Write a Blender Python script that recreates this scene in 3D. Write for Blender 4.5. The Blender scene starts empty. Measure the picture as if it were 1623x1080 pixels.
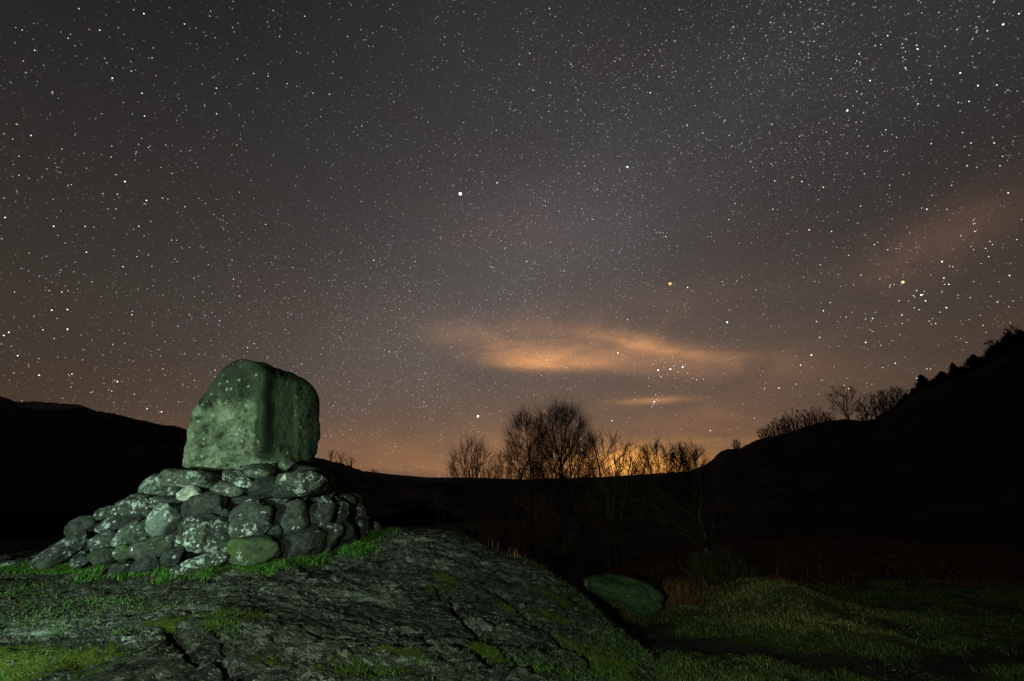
import bpy, math, random
import numpy as np
from mathutils import Vector, Matrix, noise as mnoise
random.seed(11); rng = np.random.default_rng(11)
R = math.radians
S = bpy.context.scene
COL = S.collection

# ------------------------------------------------------------------ camera
PITCH = R(17.7); F = 721.0; W0, H0 = 1623.0, 1080.0
cam = bpy.data.cameras.new('camera'); camo = bpy.data.objects.new('camera', cam); COL.objects.link(camo)
cam.sensor_width = 36.0; cam.lens = 36.0*F/W0; cam.clip_start = 0.05; cam.clip_end = 20000
camo.location = (0, 0, 0); camo.rotation_euler = (math.pi/2+PITCH, 0, 0)
S.camera = camo
cp, sp = math.cos(PITCH), math.sin(PITCH)
def ray(px, py):
    u = (px-W0/2)/F; v = (H0/2-py)/F
    return np.array([u, cp-v*sp, sp+v*cp])
def azel(px, py):
    d = ray(px, py); d = d/np.linalg.norm(d)
    return math.degrees(math.atan2(d[0], d[1])), math.degrees(math.asin(d[2]))

# ------------------------------------------------------------------ render / view
S.view_settings.view_transform = 'Standard'; S.view_settings.look = 'None'
S.view_settings.exposure = 0; S.view_settings.gamma = 1; S.view_settings.use_curve_mapping = False
S.render.engine = 'CYCLES'
S.cycles.use_denoising = False; S.cycles.use_adaptive_sampling = False
S.cycles.max_bounces = 3; S.cycles.diffuse_bounces = 2; S.cycles.glossy_bounces = 1
S.cycles.sample_clamp_indirect = .1
S.cycles.caustics_reflective = False; S.cycles.caustics_refractive = False

# ------------------------------------------------------------------ node helper
class N:
    def __init__(s, tree): s.t = tree; s.n = tree.nodes; s.l = tree.links
    def new(s, typ, **kw):
        n = s.n.new(typ)
        for k, v in kw.items(): setattr(n, k, v)
        return n
    def put(s, sock, v):
        if isinstance(v, bpy.types.NodeSocket): s.l.new(v, sock)
        elif isinstance(v, (tuple, list)) and sock.type == 'RGBA' and len(v) == 3: sock.default_value = (*v, 1)
        else: sock.default_value = v
    def m(s, op, a, b=0.0, c=0.0, clamp=False):
        n = s.new('ShaderNodeMath', operation=op, use_clamp=clamp)
        s.put(n.inputs[0], a); s.put(n.inputs[1], b); s.put(n.inputs[2], c)
        return n.outputs[0]
    def vm(s, op, a, b=(0, 0, 0)):
        n = s.new('ShaderNodeVectorMath', operation=op); s.put(n.inputs[0], a); s.put(n.inputs[1], b)
        return n.outputs['Value'] if op in ('DOT_PRODUCT', 'LENGTH') else n.outputs[0]
    def mix(s, f, a, b, mode='MIX'):
        n = s.new('ShaderNodeMix', data_type='RGBA', blend_type=mode)
        s.put(n.inputs[0], f); s.put(n.inputs[6], a); s.put(n.inputs[7], b)
        return n.outputs[2]
    def noise(s, vec, scale, detail=4, rough=.55, dist=0.0):
        n = s.new('ShaderNodeTexNoise'); s.put(n.inputs['Vector'], vec)
        n.inputs['Scale'].default_value = scale; n.inputs['Detail'].default_value = detail
        n.inputs['Roughness'].default_value = rough; n.inputs['Distortion'].default_value = dist
        return n.outputs['Fac']
    def voro(s, vec, scale, feature='F1', rnd=1.0):
        n = s.new('ShaderNodeTexVoronoi', feature=feature); s.put(n.inputs['Vector'], vec)
        n.inputs['Scale'].default_value = scale; n.inputs['Randomness'].default_value = rnd
        return n.outputs['Distance']
    def ss(s, v, lo, hi):           # smoothstep lo..hi -> 0..1
        n = s.new('ShaderNodeMapRange', interpolation_type='SMOOTHSTEP')
        s.put(n.inputs[0], v); n.inputs[1].default_value = lo; n.inputs[2].default_value = hi
        return n.outputs[0]
    def ramp(s, f, pts):
        n = s.new('ShaderNodeValToRGB'); s.put(n.inputs[0], f); e = n.color_ramp.elements
        while len(e) < len(pts): e.new(.5)
        for q, (p, c) in zip(e, pts): q.position = p; q.color = (*c, 1)
        return n.outputs[0]

# ------------------------------------------------------------------ world: light-polluted winter night sky
wd = bpy.data.worlds.new('World'); S.world = wd; wd.use_nodes = True
n = N(wd.node_tree); n.n.clear()
tc = n.new('ShaderNodeTexCoord').outputs['Generated']
sx = n.new('ShaderNodeSeparateXYZ'); n.l.new(tc, sx.inputs[0])
X, Y, Z = sx.outputs
az = n.m('MULTIPLY', n.m('ARCTAN2', X, Y), 180/math.pi)
el = n.m('MULTIPLY', n.m('ARCSINE', n.m('MINIMUM', n.m('MAXIMUM', Z, -1), 1)), 180/math.pi)
sky = n.ramp(n.m('DIVIDE', el, 90, clamp=True),
    [(0.0, (.215, .112, .055)), (.03, (.190, .106, .060)), (.09, (.140, .093, .066)), (.18, (.112, .088, .073)),
     (.28, (.080, .068, .064)), (.36, (.065, .057, .057)), (.48, (.046, .042, .0445)), (.62, (.031, .0292, .0315)), (1.0, (.020, .019, .021))])
azg = n.m('EXPONENT', n.m('MULTIPLY', -1, n.m('POWER', n.m('ABSOLUTE', n.m('DIVIDE', n.m('SUBTRACT', az, 3), 36)), 2)))
azf = n.mix(azg, (.34, .35, .34), (1.0, 1.0, 1.0))
sky = n.mix(1.0, sky, azf, 'MULTIPLY')
# broad patchiness
cmbx = n.new('ShaderNodeCombineXYZ'); n.l.new(az, cmbx.inputs[0]); n.l.new(n.m('MULTIPLY', el, 2.6), cmbx.inputs[1])
stv = cmbx.outputs[0]
patch = n.noise(stv, .045, 3, .5)
sky = n.mix(n.m('MULTIPLY', n.ss(patch, .45, .7), .15), sky, n.mix(1.0, sky, (1.35, .95, .75), 'MULTIPLY'))
streak = n.m('ADD', n.m('MULTIPLY', n.ss(n.noise(stv, .085, 7, .62, .9), .34, .66), .8), n.m('MULTIPLY', n.noise(stv, .30, 6, .65, 1.2), .4))
def gauss(px, py, spx, spy, tilt, edge=None):
    a0, e0 = azel(px, py)
    ax, _ = azel(px+spx, py); _, ey = azel(px, py-spy)
    sa, se = abs(ax-a0), abs(ey-e0)
    ca, sn = math.cos(R(tilt)), math.sin(R(tilt))
    da = n.m('SUBTRACT', az, a0); de = n.m('SUBTRACT', el, e0)
    p = n.m('DIVIDE', n.m('ADD', n.m('MULTIPLY', da, ca), n.m('MULTIPLY', de, sn)), sa)
    q = n.m('DIVIDE', n.m('SUBTRACT', n.m('MULTIPLY', de, ca), n.m('MULTIPLY', da, sn)), se)
    if edge:                                     # crisper underside
        q = n.m('MULTIPLY', q, n.m('ADD', 1.0, n.m('MULTIPLY', n.m('LESS_THAN', q, 0.0), edge)))
    return n.m('EXPONENT', n.m('MULTIPLY', -1, n.m('ADD', n.m('MULTIPLY', p, p), n.m('MULTIPLY', q, q))))
def add(base, mask, col): return n.mix(mask, base, n.mix(1.0, base, col, 'ADD'))
sk = n.m('ADD', .38, n.m('MULTIPLY', streak, 1.0))
for (px, py, a, b, t, e, amp, c) in [
    (866, 577, 70, 19, -2, 1.1, .60, (1, .40, .10)),
    (905, 560, 150, 34, -6, .5, .17, (1, .42, .14)),
    (1015, 547, 105, 14, -14, .5, .28, (1, .42, .12)),
    (1130, 572, 150, 28, -6, 0, .07, (1, .40, .14)),
    (760, 540, 90, 22, -14, 0, .045, (1, .42, .15)),
    (1040, 635, 60, 5, 0, 0, .20, (1, .42, .12)),
    (1560, 352, 130, 36, 18, 0, .034, (1, .42, .18)),
    (1440, 400, 80, 22, 30, 0, .018, (1, .42, .18)),
    (1240, 702, 70, 9, -6, 0, .06, (1, .42, .12)),
    (1080, 700, 70, 8, 0, 0, .10, (1, .5, .10)),
    (975, 742, 150, 26, 0, 0, .42, (1, .38, .05)),
    (1000, 736, 80, 24, 0, 0, .60, (1, .42, .05)),
    (860, 742, 360, 64, 0, 0, .120, (1, .41, .12)),
    (860, 360, 200, 60, 0, 0, .012, (1, .35, .3)),
    (1180, 600, 420, 130, 0, 0, .028, (1, .48, .28)),
    (900, 510, 230, 40, 6, 0, .030, (1, .42, .2)),
    (1480, 380, 220, 60, 14, 0, .022, (1, .45, .25)),
    (1130, 655, 120, 14, 4, 0, .035, (1, .42, .15))]:
    g = n.m('MULTIPLY', n.m('MULTIPLY', gauss(px, py, a, b, t, e), sk), amp)
    sky = n.mix(1.0, sky, n.mix(1.0, g, c, 'MULTIPLY'), 'ADD')
# dark cloud lane and the grey bank lying on the horizon
for (px, py, a, b, t, amp, c) in [(720, 582, 110, 12, -22, .16, (.055, .05, .055)), (900, 606, 150, 9, -2, .14, (.07, .055, .055)),
                                  (620, 757, 110, 12, 0, .62, (.088, .062, .058))]:
    sky = n.mix(n.m('MULTIPLY', gauss(px, py, a, b, t), amp), sky, c)
# faint band of the Milky Way
def unit(v): return v/np.linalg.norm(v)
MW = unit(np.cross(unit(ray(1370, 20)), unit(ray(640, 560))))
dmw = n.m('DIVIDE', n.vm('DOT_PRODUCT', tc, tuple(MW)), .17)
gmw = n.m('MULTIPLY', n.m('EXPONENT', n.m('MULTIPLY', -1, n.m('MULTIPLY', dmw, dmw))), n.m('ADD', .3, n.noise(tc, 5, 4, .6)))
sky = n.mix(1.0, sky, n.mix(1.0, n.m('MULTIPLY', gmw, .0165), (.95, .96, 1.06), 'MULTIPLY'), 'ADD')
grain = n.noise(tc, 420, 2, .8)
sky = n.mix(1.0, sky, n.m('ADD', .78, n.m('MULTIPLY', grain, .44)), 'MULTIPLY')
bg = n.new('ShaderNodeBackground'); n.l.new(sky, bg.inputs[0]); bg.inputs[1].default_value = 1.0
wo = n.new('ShaderNodeOutputWorld'); n.l.new(bg.outputs[0], wo.inputs[0])

# ------------------------------------------------------------------ the hand torch that lights the monument
def torch(name, loc, aim, watt, size, blend, col, rad=.03):
    L = bpy.data.lights.new(name, 'SPOT'); L.energy = watt; L.spot_size = R(size); L.spot_blend = blend
    L.color = col; L.shadow_soft_size = rad
    o = bpy.data.objects.new(name, L); COL.objects.link(o); o.location = loc
    o.rotation_euler = (Vector(aim)-Vector(loc)).to_track_quat('-Z', 'Y').to_euler()
    return o
torch('torch', (-4.25, .1, -.25), (-3.55, 6.0, -.02), 1650, 64, 1.0, (.70, 1.0, .79))
torch('torch', (-1.15, -.5, .08), (.4, 5.2, -1.40), 820, 115, 1.0, (.80, 1.0, .74))

# ------------------------------------------------------------------ mesh helpers
def tag(o, label=None, cat=None, group=None, kind=None):
    if label: o['label'] = label
    if cat: o['category'] = cat
    if group: o['group'] = group
    if kind: o['kind'] = kind
    return o
def mesh_obj(name, V, Fc, mat, parent=None, smooth=True, loc=None):
    me = bpy.data.meshes.new(name)
    V = np.asarray(V, dtype=np.float32).reshape(-1, 3); Fc = np.asarray(Fc, dtype=np.int32)
    k = Fc.shape[1]
    me.vertices.add(len(V)); me.vertices.foreach_set('co', V.ravel())
    me.loops.add(Fc.size); me.loops.foreach_set('vertex_index', Fc.ravel())
    me.polygons.add(len(Fc)); me.polygons.foreach_set('loop_start', np.arange(0, Fc.size, k, dtype=np.int32))
    me.polygons.foreach_set('use_smooth', np.full(len(Fc), smooth, dtype=bool))
    me.update(calc_edges=True); me.validate()
    if mat: me.materials.append(mat)
    o = bpy.data.objects.new(name, me); COL.objects.link(o)
    if parent: o.parent = parent
    if loc is not None: o.location = loc
    return o
def attr(o, name, rgb):
    a = o.data.color_attributes.new(name, 'FLOAT_COLOR', 'POINT')
    c = np.ones((len(o.data.vertices), 4), dtype=np.float32); rgb = np.asarray(rgb)
    c[:, :rgb.shape[1]] = rgb; a.data.foreach_set('color', c.ravel())
def empty(name, loc, label=None, cat=None, group=None):
    o = bpy.data.objects.new(name, None); COL.objects.link(o); o.location = loc; o.empty_display_size = .2
    return tag(o, label, cat, group)

def hsh(x, y, z):
    with np.errstate(over='ignore'):
        h = (x.astype(np.int64)*374761393 + y.astype(np.int64)*668265263 + z.astype(np.int64)*1442695041) & 0xffffffff
        h = ((h ^ (h >> 13))*1274126177) & 0xffffffff
        h = h ^ (h >> 16)
    return (h & 0xffff)/65535.0
def vn(x, y, z=None):
    x = np.asarray(x, float); y = np.asarray(y, float); z = np.zeros_like(x) if z is None else np.asarray(z, float)
    xi, yi, zi = np.floor(x), np.floor(y), np.floor(z)
    fx, fy, fz = x-xi, y-yi, z-zi
    fx, fy, fz = [f*f*(3-2*f) for f in (fx, fy, fz)]
    r = 0
    for a in (0, 1):
        for b in (0, 1):
            for c in (0, 1):
                w = (fx if a else 1-fx)*(fy if b else 1-fy)*(fz if c else 1-fz)
                r = r + w*hsh(xi+a, yi+b, zi+c)
    return r*2-1
def fbm(x, y, z=None, o=4, g=.5):
    r = 0; a = 1; t = 0
    x = np.asarray(x, float); y = np.asarray(y, float); z = np.zeros_like(x) if z is None else z
    for i in range(o):
        r = r + a*vn(x*2**i+17.3*i, y*2**i-9.1*i, z*2**i+5.7*i); t += a; a *= g
    return r/t
def sstep(v, lo, hi):
    t = np.clip((v-lo)/(hi-lo), 0, 1); return t*t*(3-2*t)

# ------------------------------------------------------------------ materials
def mat(name):
    m = bpy.data.materials.new(name); m.use_nodes = True
    n = N(m.node_tree); b = m.node_tree.nodes['Principled BSDF']
    b.inputs['Roughness'].default_value = .9; b.inputs['Specular IOR Level'].default_value = .09
    return m, n, b
def bump(n, b, h, strength, dist):
    q = n.new('ShaderNodeBump'); q.inputs['Strength'].default_value = strength; q.inputs['Distance'].default_value = dist
    n.l.new(h, q.inputs['Height']); n.l.new(q.outputs[0], b.inputs['Normal'])

def mat_stone(name, base, lichen=.5, moss=0.0, rough_scale=1.0, big=0.0):
    m, n, b = mat(name)
    tcn = n.new('ShaderNodeTexCoord').outputs['Object']
    rnd = n.new('ShaderNodeObjectInfo').outputs['Random']
    off = n.new('ShaderNodeCombineXYZ'); n.l.new(n.m('MULTIPLY', rnd, 37.0), off.inputs[0]); n.l.new(n.m('MULTIPLY', rnd, -21.0), off.inputs[2])
    v = n.vm('ADD', tcn, off.outputs[0])
    n1 = n.noise(v, 5*rough_scale, 6, .65); n2 = n.noise(v, 26*rough_scale, 5, .7); n3 = n.noise(v, 90, 3, .7)
    d = tuple(c*.36 for c in base)
    col = n.mix(n.ss(n1, .3, .68), d, base)
    col = n.mix(n.ss(n2, .42, .72), col, tuple(c*1.9 for c in base))
    col = n.mix(n.m('MULTIPLY', n.ss(n3, .5, .68), .6), col, tuple(c*.3 for c in base))
    # pale crustose lichen: ragged rosettes, thicker on some stones than on others
    gate = n.noise(v, 3.1, 2, .6)
    amt = n.m('ADD', gate, n.m('MULTIPLY', n.m('SUBTRACT', rnd, .5), .20))
    pat = n.m('ADD', n.noise(v, 16, 8, .78, .6), n.m('MULTIPLY', n.m('SUBTRACT', amt, .5), .55))
    li = n.m('MULTIPLY', n.ss(pat, .635-.05*lichen, .665-.05*lichen), n.m('ADD', .45, n.m('MULTIPLY', .55, n.ss(n3, .40, .56))))
    vo = n.m('ADD', n.voro(v, 13), n.m('MULTIPLY', n.m('SUBTRACT', n.noise(v, 40, 5, .75), .5), .75))
    ro = n.m('MULTIPLY', n.ss(vo, .22, .14), n.ss(amt, .52-.06*lichen, .58-.06*lichen))
    li = n.m('MAXIMUM', li, n.m('MULTIPLY', ro, .8))
    col = n.mix(n.m('MULTIPLY', li, .95), col, n.mix(n.ss(n1, .4, .6), (.42, .50, .46), (.52, .56, .50)))
    if big:
        col = n.mix(n.m('MULTIPLY', n.ss(n.noise(v, 2.2, 5, .7), .47, .60), big), col, (.26, .34, .29))
    g = n.ss(n.noise(v, 6, 5, .7), .50-.25*moss, .64-.2*moss)
    col = n.mix(n.m('MULTIPLY', g, .25+.7*moss), col, (.050, .085, .018))
    n.l.new(col, b.inputs['Base Color'])
    h = n.m('ADD', n.m('MULTIPLY', n1, .8), n.m('ADD', n.m('MULTIPLY', n2, .5), n.m('ADD', n.m('MULTIPLY', n3, .15), n.m('MULTIPLY', li, .12))))
    bump(n, b, h, .8, .035)
    return m
M_st = [mat_stone('cobble_dark', (.030, .033, .031), .35, .0), mat_stone('cobble_grey', (.043, .047, .042), 1.0, .05),
        mat_stone('cobble_lichen', (.048, .056, .050), 1.7, .0, big=.30), mat_stone('cobble_mossy', (.050, .060, .044), .5, .42),
        mat_stone('capstone_grey', (.075, .083, .070), .6, .15), mat_stone('cobble_pale', (.34, .36, .28), 1.2, .1, big=.5)]

def mat_leaf(name, cols, rough=.75, trans=.0):
    m, n, b = mat(name)
    a = n.new('ShaderNodeAttribute', attribute_name='tint').outputs['Color']
    n.l.new(a, b.inputs['Base Color']); b.inputs['Roughness'].default_value = rough
    return m
M_blade = mat_leaf('grass_blades', None)
def mat_plain(name, col, var=.4, scale=6, bs=.4, bd=.02):
    m, n, b = mat(name)
    v = n.new('ShaderNodeTexCoord').outputs['Object']
    k = n.noise(v, scale, 5, .65)
    c = n.mix(n.ss(k, .35, .65), tuple(x*(1-var) for x in col), tuple(x*(1+var) for x in col))
    n.l.new(c, b.inputs['Base Color']); bump(n, b, n.noise(v, scale*4, 4, .6), bs, bd)
    return m
M_bark = mat_plain('winter_bark', (.060, .050, .038), .5, 18)
M_birch = mat_plain('birch_bark', (.11, .10, .085), .6, 14)
M_twig = mat_plain('twig_bark', (.045, .034, .026), .3, 9)
M_hill = mat_plain('hill_heath', (.013, .0105, .008), .45, .03, .8, 2.0)
M_farhill = mat_plain('far_hill_heath', (.016, .013, .012), .4, .01, .8, 4.0)
M_needle = mat_plain('conifer_needles', (.016, .022, .012), .4, 2)

# ------------------------------------------------------------------ terrain functions (z is relative to the lens)
def W3(px, py, Yd): d = ray(px, py); return d/d[1]*Yd
def tps_fit(P, lam=1e-3):
    P = np.asarray(P, float); n_ = len(P)
    d = np.hypot(P[:, None, 0]-P[None, :, 0], P[:, None, 1]-P[None, :, 1])
    K = np.where(d > 0, d*d*np.log(d+1e-12), 0) + lam*np.eye(n_)
    Q = np.c_[np.ones(n_), P[:, :2]]
    A = np.block([[K, Q], [Q.T, np.zeros((3, 3))]])
    s = np.linalg.solve(A, np.r_[P[:, 2], 0, 0, 0])
    def f(x, y):
        x = np.asarray(x, float); y = np.asarray(y, float); r = s[n_]+s[n_+1]*x+s[n_+2]*y
        for i in range(n_):
            q = (x-P[i, 0])**2+(y-P[i, 1])**2
            r = r + s[i]*.5*q*np.log(q+1e-12)
        return r
    return f
CX, CY = -3.63, 6.60
rockP = [(-4.9, 5.0, -.88), (-1.8, 6.75, -.72), (-3.3, 4.6, -.93), (CX, CY, -.80), (-2.2, 5.3, -.86),
         W3(600, 852, 7.9), W3(650, 843, 8.1), W3(695, 838, 8.0), W3(745, 848, 7.7), W3(795, 868, 7.2), W3(860, 905, 6.5),
         W3(925, 950, 5.8), W3(978, 1000, 5.1), W3(1030, 1078, 4.3), W3(811, 1080, 3.55), W3(500, 1080, 3.25), W3(200, 1080, 3.15), W3(0, 1080, 3.25),
         W3(0, 888, 5.6), W3(-120, 890, 5.4), W3(60, 884, 6.4), W3(400, 955, 4.4), W3(650, 940, 5.3), W3(700, 1000, 4.45), (-5.2, 8.2, -.95), (-3.4, 8.8, -.95),
         (0, 2.0, -1.42), (-2.5, 1.8, -1.3), (1.0, 2.5, -1.62), (-7, 7, -1.0), (-7, 3, -1.15)]
rock0 = tps_fit(rockP, 2e-2)
outline = np.array([(-9, 1.0), (1.0, 1.0), (1.32, 2.6), (1.30, 4.2), (1.22, 5.0), (1.02, 5.8), (.55, 6.6), (-.1, 7.3), (-.75, 7.85), (-1.5, 8.25),
                    (-2.4, 8.5), (-3.6, 8.9), (-5.0, 8.6), (-5.9, 7.6), (-6.8, 6.4), (-9, 6.2)])
def sdist(x, y, poly):
    x = np.asarray(x, float); y = np.asarray(y, float)
    d = np.full(x.shape, 1e9); inside = np.zeros(x.shape, bool)
    for i in range(len(poly)):
        a = poly[i]; b = poly[(i+1) % len(poly)]; e = b-a
        t = np.clip(((x-a[0])*e[0]+(y-a[1])*e[1])/(e@e), 0, 1)
        d = np.minimum(d, np.hypot(x-a[0]-t*e[0], y-a[1]-t*e[1]))
        c = ((a[1] > y) != (b[1] > y)) & (x < (b[0]-a[0])*(y-a[1])/(b[1]-a[1]+1e-12)+a[0])
        inside ^= c
    return np.where(inside, -d, d)
def rock_base(x, y):
    s = sdist(x, y, outline) + .10*fbm(x*1.1, y*1.1, o=3)
    return rock0(x, y) - 1.5*np.clip(s+.05, 0, 9)**1.2 - .05*np.exp(-(s/.25)**2)
meadP = [W3(1300, 1060, 4.9), W3(1600, 1060, 4.8), W3(1060, 1070, 4.3), W3(1195, 936, 8.6), W3(1250, 940, 8.9), W3(1350, 945, 9.0), W3(1600, 932, 9.4),
         W3(1450, 1000, 6.6), W3(1150, 1000, 6.4), W3(1040, 990, 6.8), W3(985, 968, 7.6), W3(1500, 870, 15), W3(1300, 880, 14), W3(1620, 850, 18),
         (0, 10, -2.6), (-3, 11, -2.9), (2.5, 10.5, -2.1), (2.4, 13, -2.4), (-8, 10, -2.5), (-9, 5, -1.6), (0, 2, -1.75), (-4, 2, -1.7), (3, 1.5, -1.62), (8, 3, -1.6),
         (-8, 1, -1.7), (0, 16, -3.6), (-8, 16, -4.2), (6, 20, -2.6), (14, 20, -1.8), (14, 8, -1.6), (0, 24, -5.0), (10, 27, -2.9), (-20, 25, -8), (20, 27, -1.5), (-14, 10, -3.2)]
mead0 = tps_fit(meadP, 5e-2)
def ground_base(x, y):
    x = np.asarray(x, float); y = np.asarray(y, float)
    r = np.hypot(x, y); near = mead0(np.clip(x, -22, 22), np.clip(y, -2, 28))
    far = -6.0 - 8*sstep(r, 40, 200)*sstep(-x, -60, 60)
    w = sstep(r, 20, 42)
    z = near*(1-w)+far*w
    under = sdist(x, y, outline)
    return z - .9*sstep(-under, .0, .5)
def hit(px, py, surf, t0=2.0, t1=40, off=0):
    d = ray(px, py); d = d/d[1]; t = np.linspace(t0, t1, 1500)
    g = d[2]*t - surf(d[0]*t, t)
    k = np.where((g[1:] < 0) & (g[:-1] >= 0))[0]
    if len(k): i = k[0]; tt = t[i]+(t[i+1]-t[i])*g[i]/(g[i]-g[i+1])
    else: tt = t[np.argmin(np.abs(g))]
    return d*tt

# ---- cracks of the bedrock, as ground polylines
cracks_px = [([(268, 1000), (276, 1009), (283, 1033), (310, 1047), (345, 1061), (376, 1078), (400, 1100)], .030, .11),
             ([(228, 1003), (250, 1004), (276, 1009)], .022, .06),
             ([(165, 1026), (196, 1029), (228, 1024)], .025, .07),
             ([(330, 1008), (345, 1022), (353, 1036), (372, 1046)], .014, .045),
             ([(692, 927), (705, 944), (718, 955), (727, 972), (746, 994), (761, 1013), (796, 1030), (820, 1044), (850, 1066)], .030, .10),
             ([(782, 930), (800, 940), (813, 955), (841, 980), (882, 1008), (927, 1040), (941, 1064)], .035, .11),
             ([(905, 940), (930, 955), (968, 975), (1003, 1003)], .035, .10),
             ([(60, 944), (160, 933), (250, 925), (330, 918)], .03, .06),
             ([(400, 912), (430, 905), (480, 899), (530, 897), (585, 893), (650, 880)], .022, .06),
             ([(190, 972), (260, 968), (340, 970), (400, 962)], .025, .05),
             ([(575, 1075), (590, 1060), (604, 1078)], .03, .08),
             ([(640, 905), (700, 905), (760, 925), (830, 950)], .018, .03),
             ([(480, 940), (560, 960), (640, 1000), (700, 1040), (740, 1078)], .014, .025)]
cracks = []
for pts, w, dp in cracks_px:
    cracks.append((np.array([hit(a, b, rock_base)[:2] for a, b in pts]), w, dp))
def seg_dist(x, y, pl):
    d = np.full(x.shape, 1e9)
    for a, b in zip(pl[:-1], pl[1:]):
        e = b-a; t = np.clip(((x-a[0])*e[0]+(y-a[1])*e[1])/(e@e+1e-9), 0, 1)
        d = np.minimum(d, np.hypot(x-a[0]-t*e[0], y-a[1]-t*e[1]))
    return d
def rock_full(x, y):
    z = rock_base(x, y)
    ca, sa = math.cos(R(-32)), math.sin(R(-32))
    p = x*ca-y*sa; q = x*sa+y*ca
    wx = .35*fbm(x*.9, y*.9, o=3); wq = q+wx
    big = fbm(x*.55, y*.55, o=2)*.07
    # foliation ledges: soft terraces running along p
    s = wq*1.9 + 1.9*fbm(p*.8, q*1.3, o=4)
    fr = s-np.floor(s); ledge = (fr - sstep(fr, .86, 1.0))*.065*sstep(fbm(x*.9+11, y*.9, o=2), -.35, .25)
    ledge2s = wq*6 + 3.2*fbm(p*1.9, q*3, o=4); fr2 = ledge2s-np.floor(ledge2s)
    ledge2 = (fr2 - sstep(fr2, .7, 1.0))*.012*sstep(fbm(x*1.3+4, y*1.3, o=2), -.2, .3)
    flake = fbm(p*6, wq*13, o=5, g=.70)*.046 + np.abs(fbm(p*2.5+3, wq*5, o=4, g=.6))*-.03
    pit = -np.clip(fbm(p*11+3, q*20, o=2)-.25, 0, 1)*.05
    z = z + big + ledge + ledge2 + flake + pit + fbm(x*30, y*30, o=2)*.004
    jx = .05*fbm(x*4, y*4, o=3); jy = .05*fbm(x*4+9, y*4+5, o=3)
    crk = np.zeros_like(z)
    for pl, w, dp in cracks:
        bb = (x > pl[:, 0].min()-.4) & (x < pl[:, 0].max()+.4) & (y > pl[:, 1].min()-.4) & (y < pl[:, 1].max()+.4)
        d = seg_dist(x[bb]+jx[bb], y[bb]+jy[bb], pl)
        ww = w*(.7+.8*np.abs(fbm(x[bb]*2.2, y[bb]*2.2, o=2)))
        c = np.exp(-(d/ww)**2.0)
        lip = .25*np.exp(-(d/(ww*4))**2)
        z[bb] -= dp*(c) + dp*.12*lip
        crk[bb] = np.maximum(crk[bb], c)
    return z, crk, fr, flake
def axis(parts):
    out = []
    for a, b, s in parts: out.append(np.arange(a, b, s))
    return np.concatenate(out+[np.array([parts[-1][1]])])
def grid_mesh(name, xs, ys, zf, m, keep=None):
    gx, gy = np.meshgrid(xs, ys); x = gx.ravel(); y = gy.ravel()
    r = zf(x, y); z = r[0] if isinstance(r, tuple) else r
    nx, ny = len(xs), len(ys)
    i = np.arange(nx*ny).reshape(ny, nx)
    Fq = np.stack([i[:-1, :-1], i[:-1, 1:], i[1:, 1:], i[1:, :-1]], -1).reshape(-1, 4)
    V = np.stack([x, y, z], 1)
    if keep is not None:
        kv = keep(x, y, z); kf = kv[Fq].any(1); Fq = Fq[kf]
        used = np.unique(Fq); mp = np.full(len(V), -1); mp[used] = np.arange(len(used)); Fq = mp[Fq]; V = V[used]
        r = tuple(a[used] for a in r) if isinstance(r, tuple) else r
    o = mesh_obj(name, V, Fq, m); tag(o, kind='structure')
    return o, V, r

# bedrock material
m_rock, n, b = mat('bedrock')
pos = n.new('ShaderNodeNewGeometry').outputs['Position']
mp = n.new('ShaderNodeMapping'); n.l.new(pos, mp.inputs[0]); mp.inputs['Rotation'].default_value = (0, 0, R(32)); mp.inputs['Scale'].default_value = (1, 2.3, 1)
fol = mp.outputs[0]
mk = n.new('ShaderNodeAttribute', attribute_name='mask').outputs['Color']
sm = n.new('ShaderNodeSeparateColor'); n.l.new(mk, sm.inputs[0])
mMoss, mDirt, mLich = sm.outputs
n1 = n.noise(fol, 3.0, 6, .65, .3); n2 = n.noise(fol, 15, 5, .7, .2); n3 = n.noise(fol, 60, 4, .7)
col = n.mix(n.ss(n1, .40, .62), (.011, .011, .010), (.058, .063, .053))
col = n.mix(n.m('MULTIPLY', n.ss(n2, .47, .62), .85), col, (.150, .162, .132))
col = n.mix(n.m('MULTIPLY', n.ss(n3, .49, .60), .75), col, (.014, .014, .012))
gl = n.m('ADD', n.noise(fol, 1.7, 3, .6), n.m('MULTIPLY', mLich, .22))
pat = n.m('ADD', n.noise(fol, 11, 8, .80, .5), n.m('MULTIPLY', n.m('SUBTRACT', gl, .5), .40))
li = n.m('MULTIPLY', n.ss(pat, .565, .60), n.m('ADD', .35, n.m('MULTIPLY', .65, n.ss(n3, .42, .55))))
col = n.mix(n.m('MULTIPLY', li, .9), col, (.30, .345, .275))
li2 = n.ss(n.m('ADD', n.voro(fol, 24), n.m('MULTIPLY', n.m('SUBTRACT', n.noise(fol, 50, 5, .8), .5), 1.0)), .17, .08)
col = n.mix(n.m('MULTIPLY', li2, .85), col, (.40, .44, .34))
col = n.mix(n.m('MULTIPLY', mDirt, .92), col, n.mix(n3, (.012, .011, .008), (.030, .026, .018)))
mo = n.ss(n.m('ADD', mMoss, n.m('MULTIPLY', n.m('SUBTRACT', n.noise(pos, 11, 7, .8), .5), 2.6)), .42, .62)
moc = n.mix(n.noise(pos, 40, 3, .7), (.020, .034, .004), (.135, .190, .018))
col = n.mix(n.m('MULTIPLY', mo, .92), col, moc)
n.l.new(col, b.inputs['Base Color']); b.inputs['Roughness'].default_value = .85
bump(n, b, n.m('ADD', n.m('ADD', n.m('MULTIPLY', n2, .8), n.m('MULTIPLY', n3, .5)), n.m('MULTIPLY', n.m('MULTIPLY', mo, n.noise(pos, 80, 2, .6)), .9)), 1.0, .05)

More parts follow.
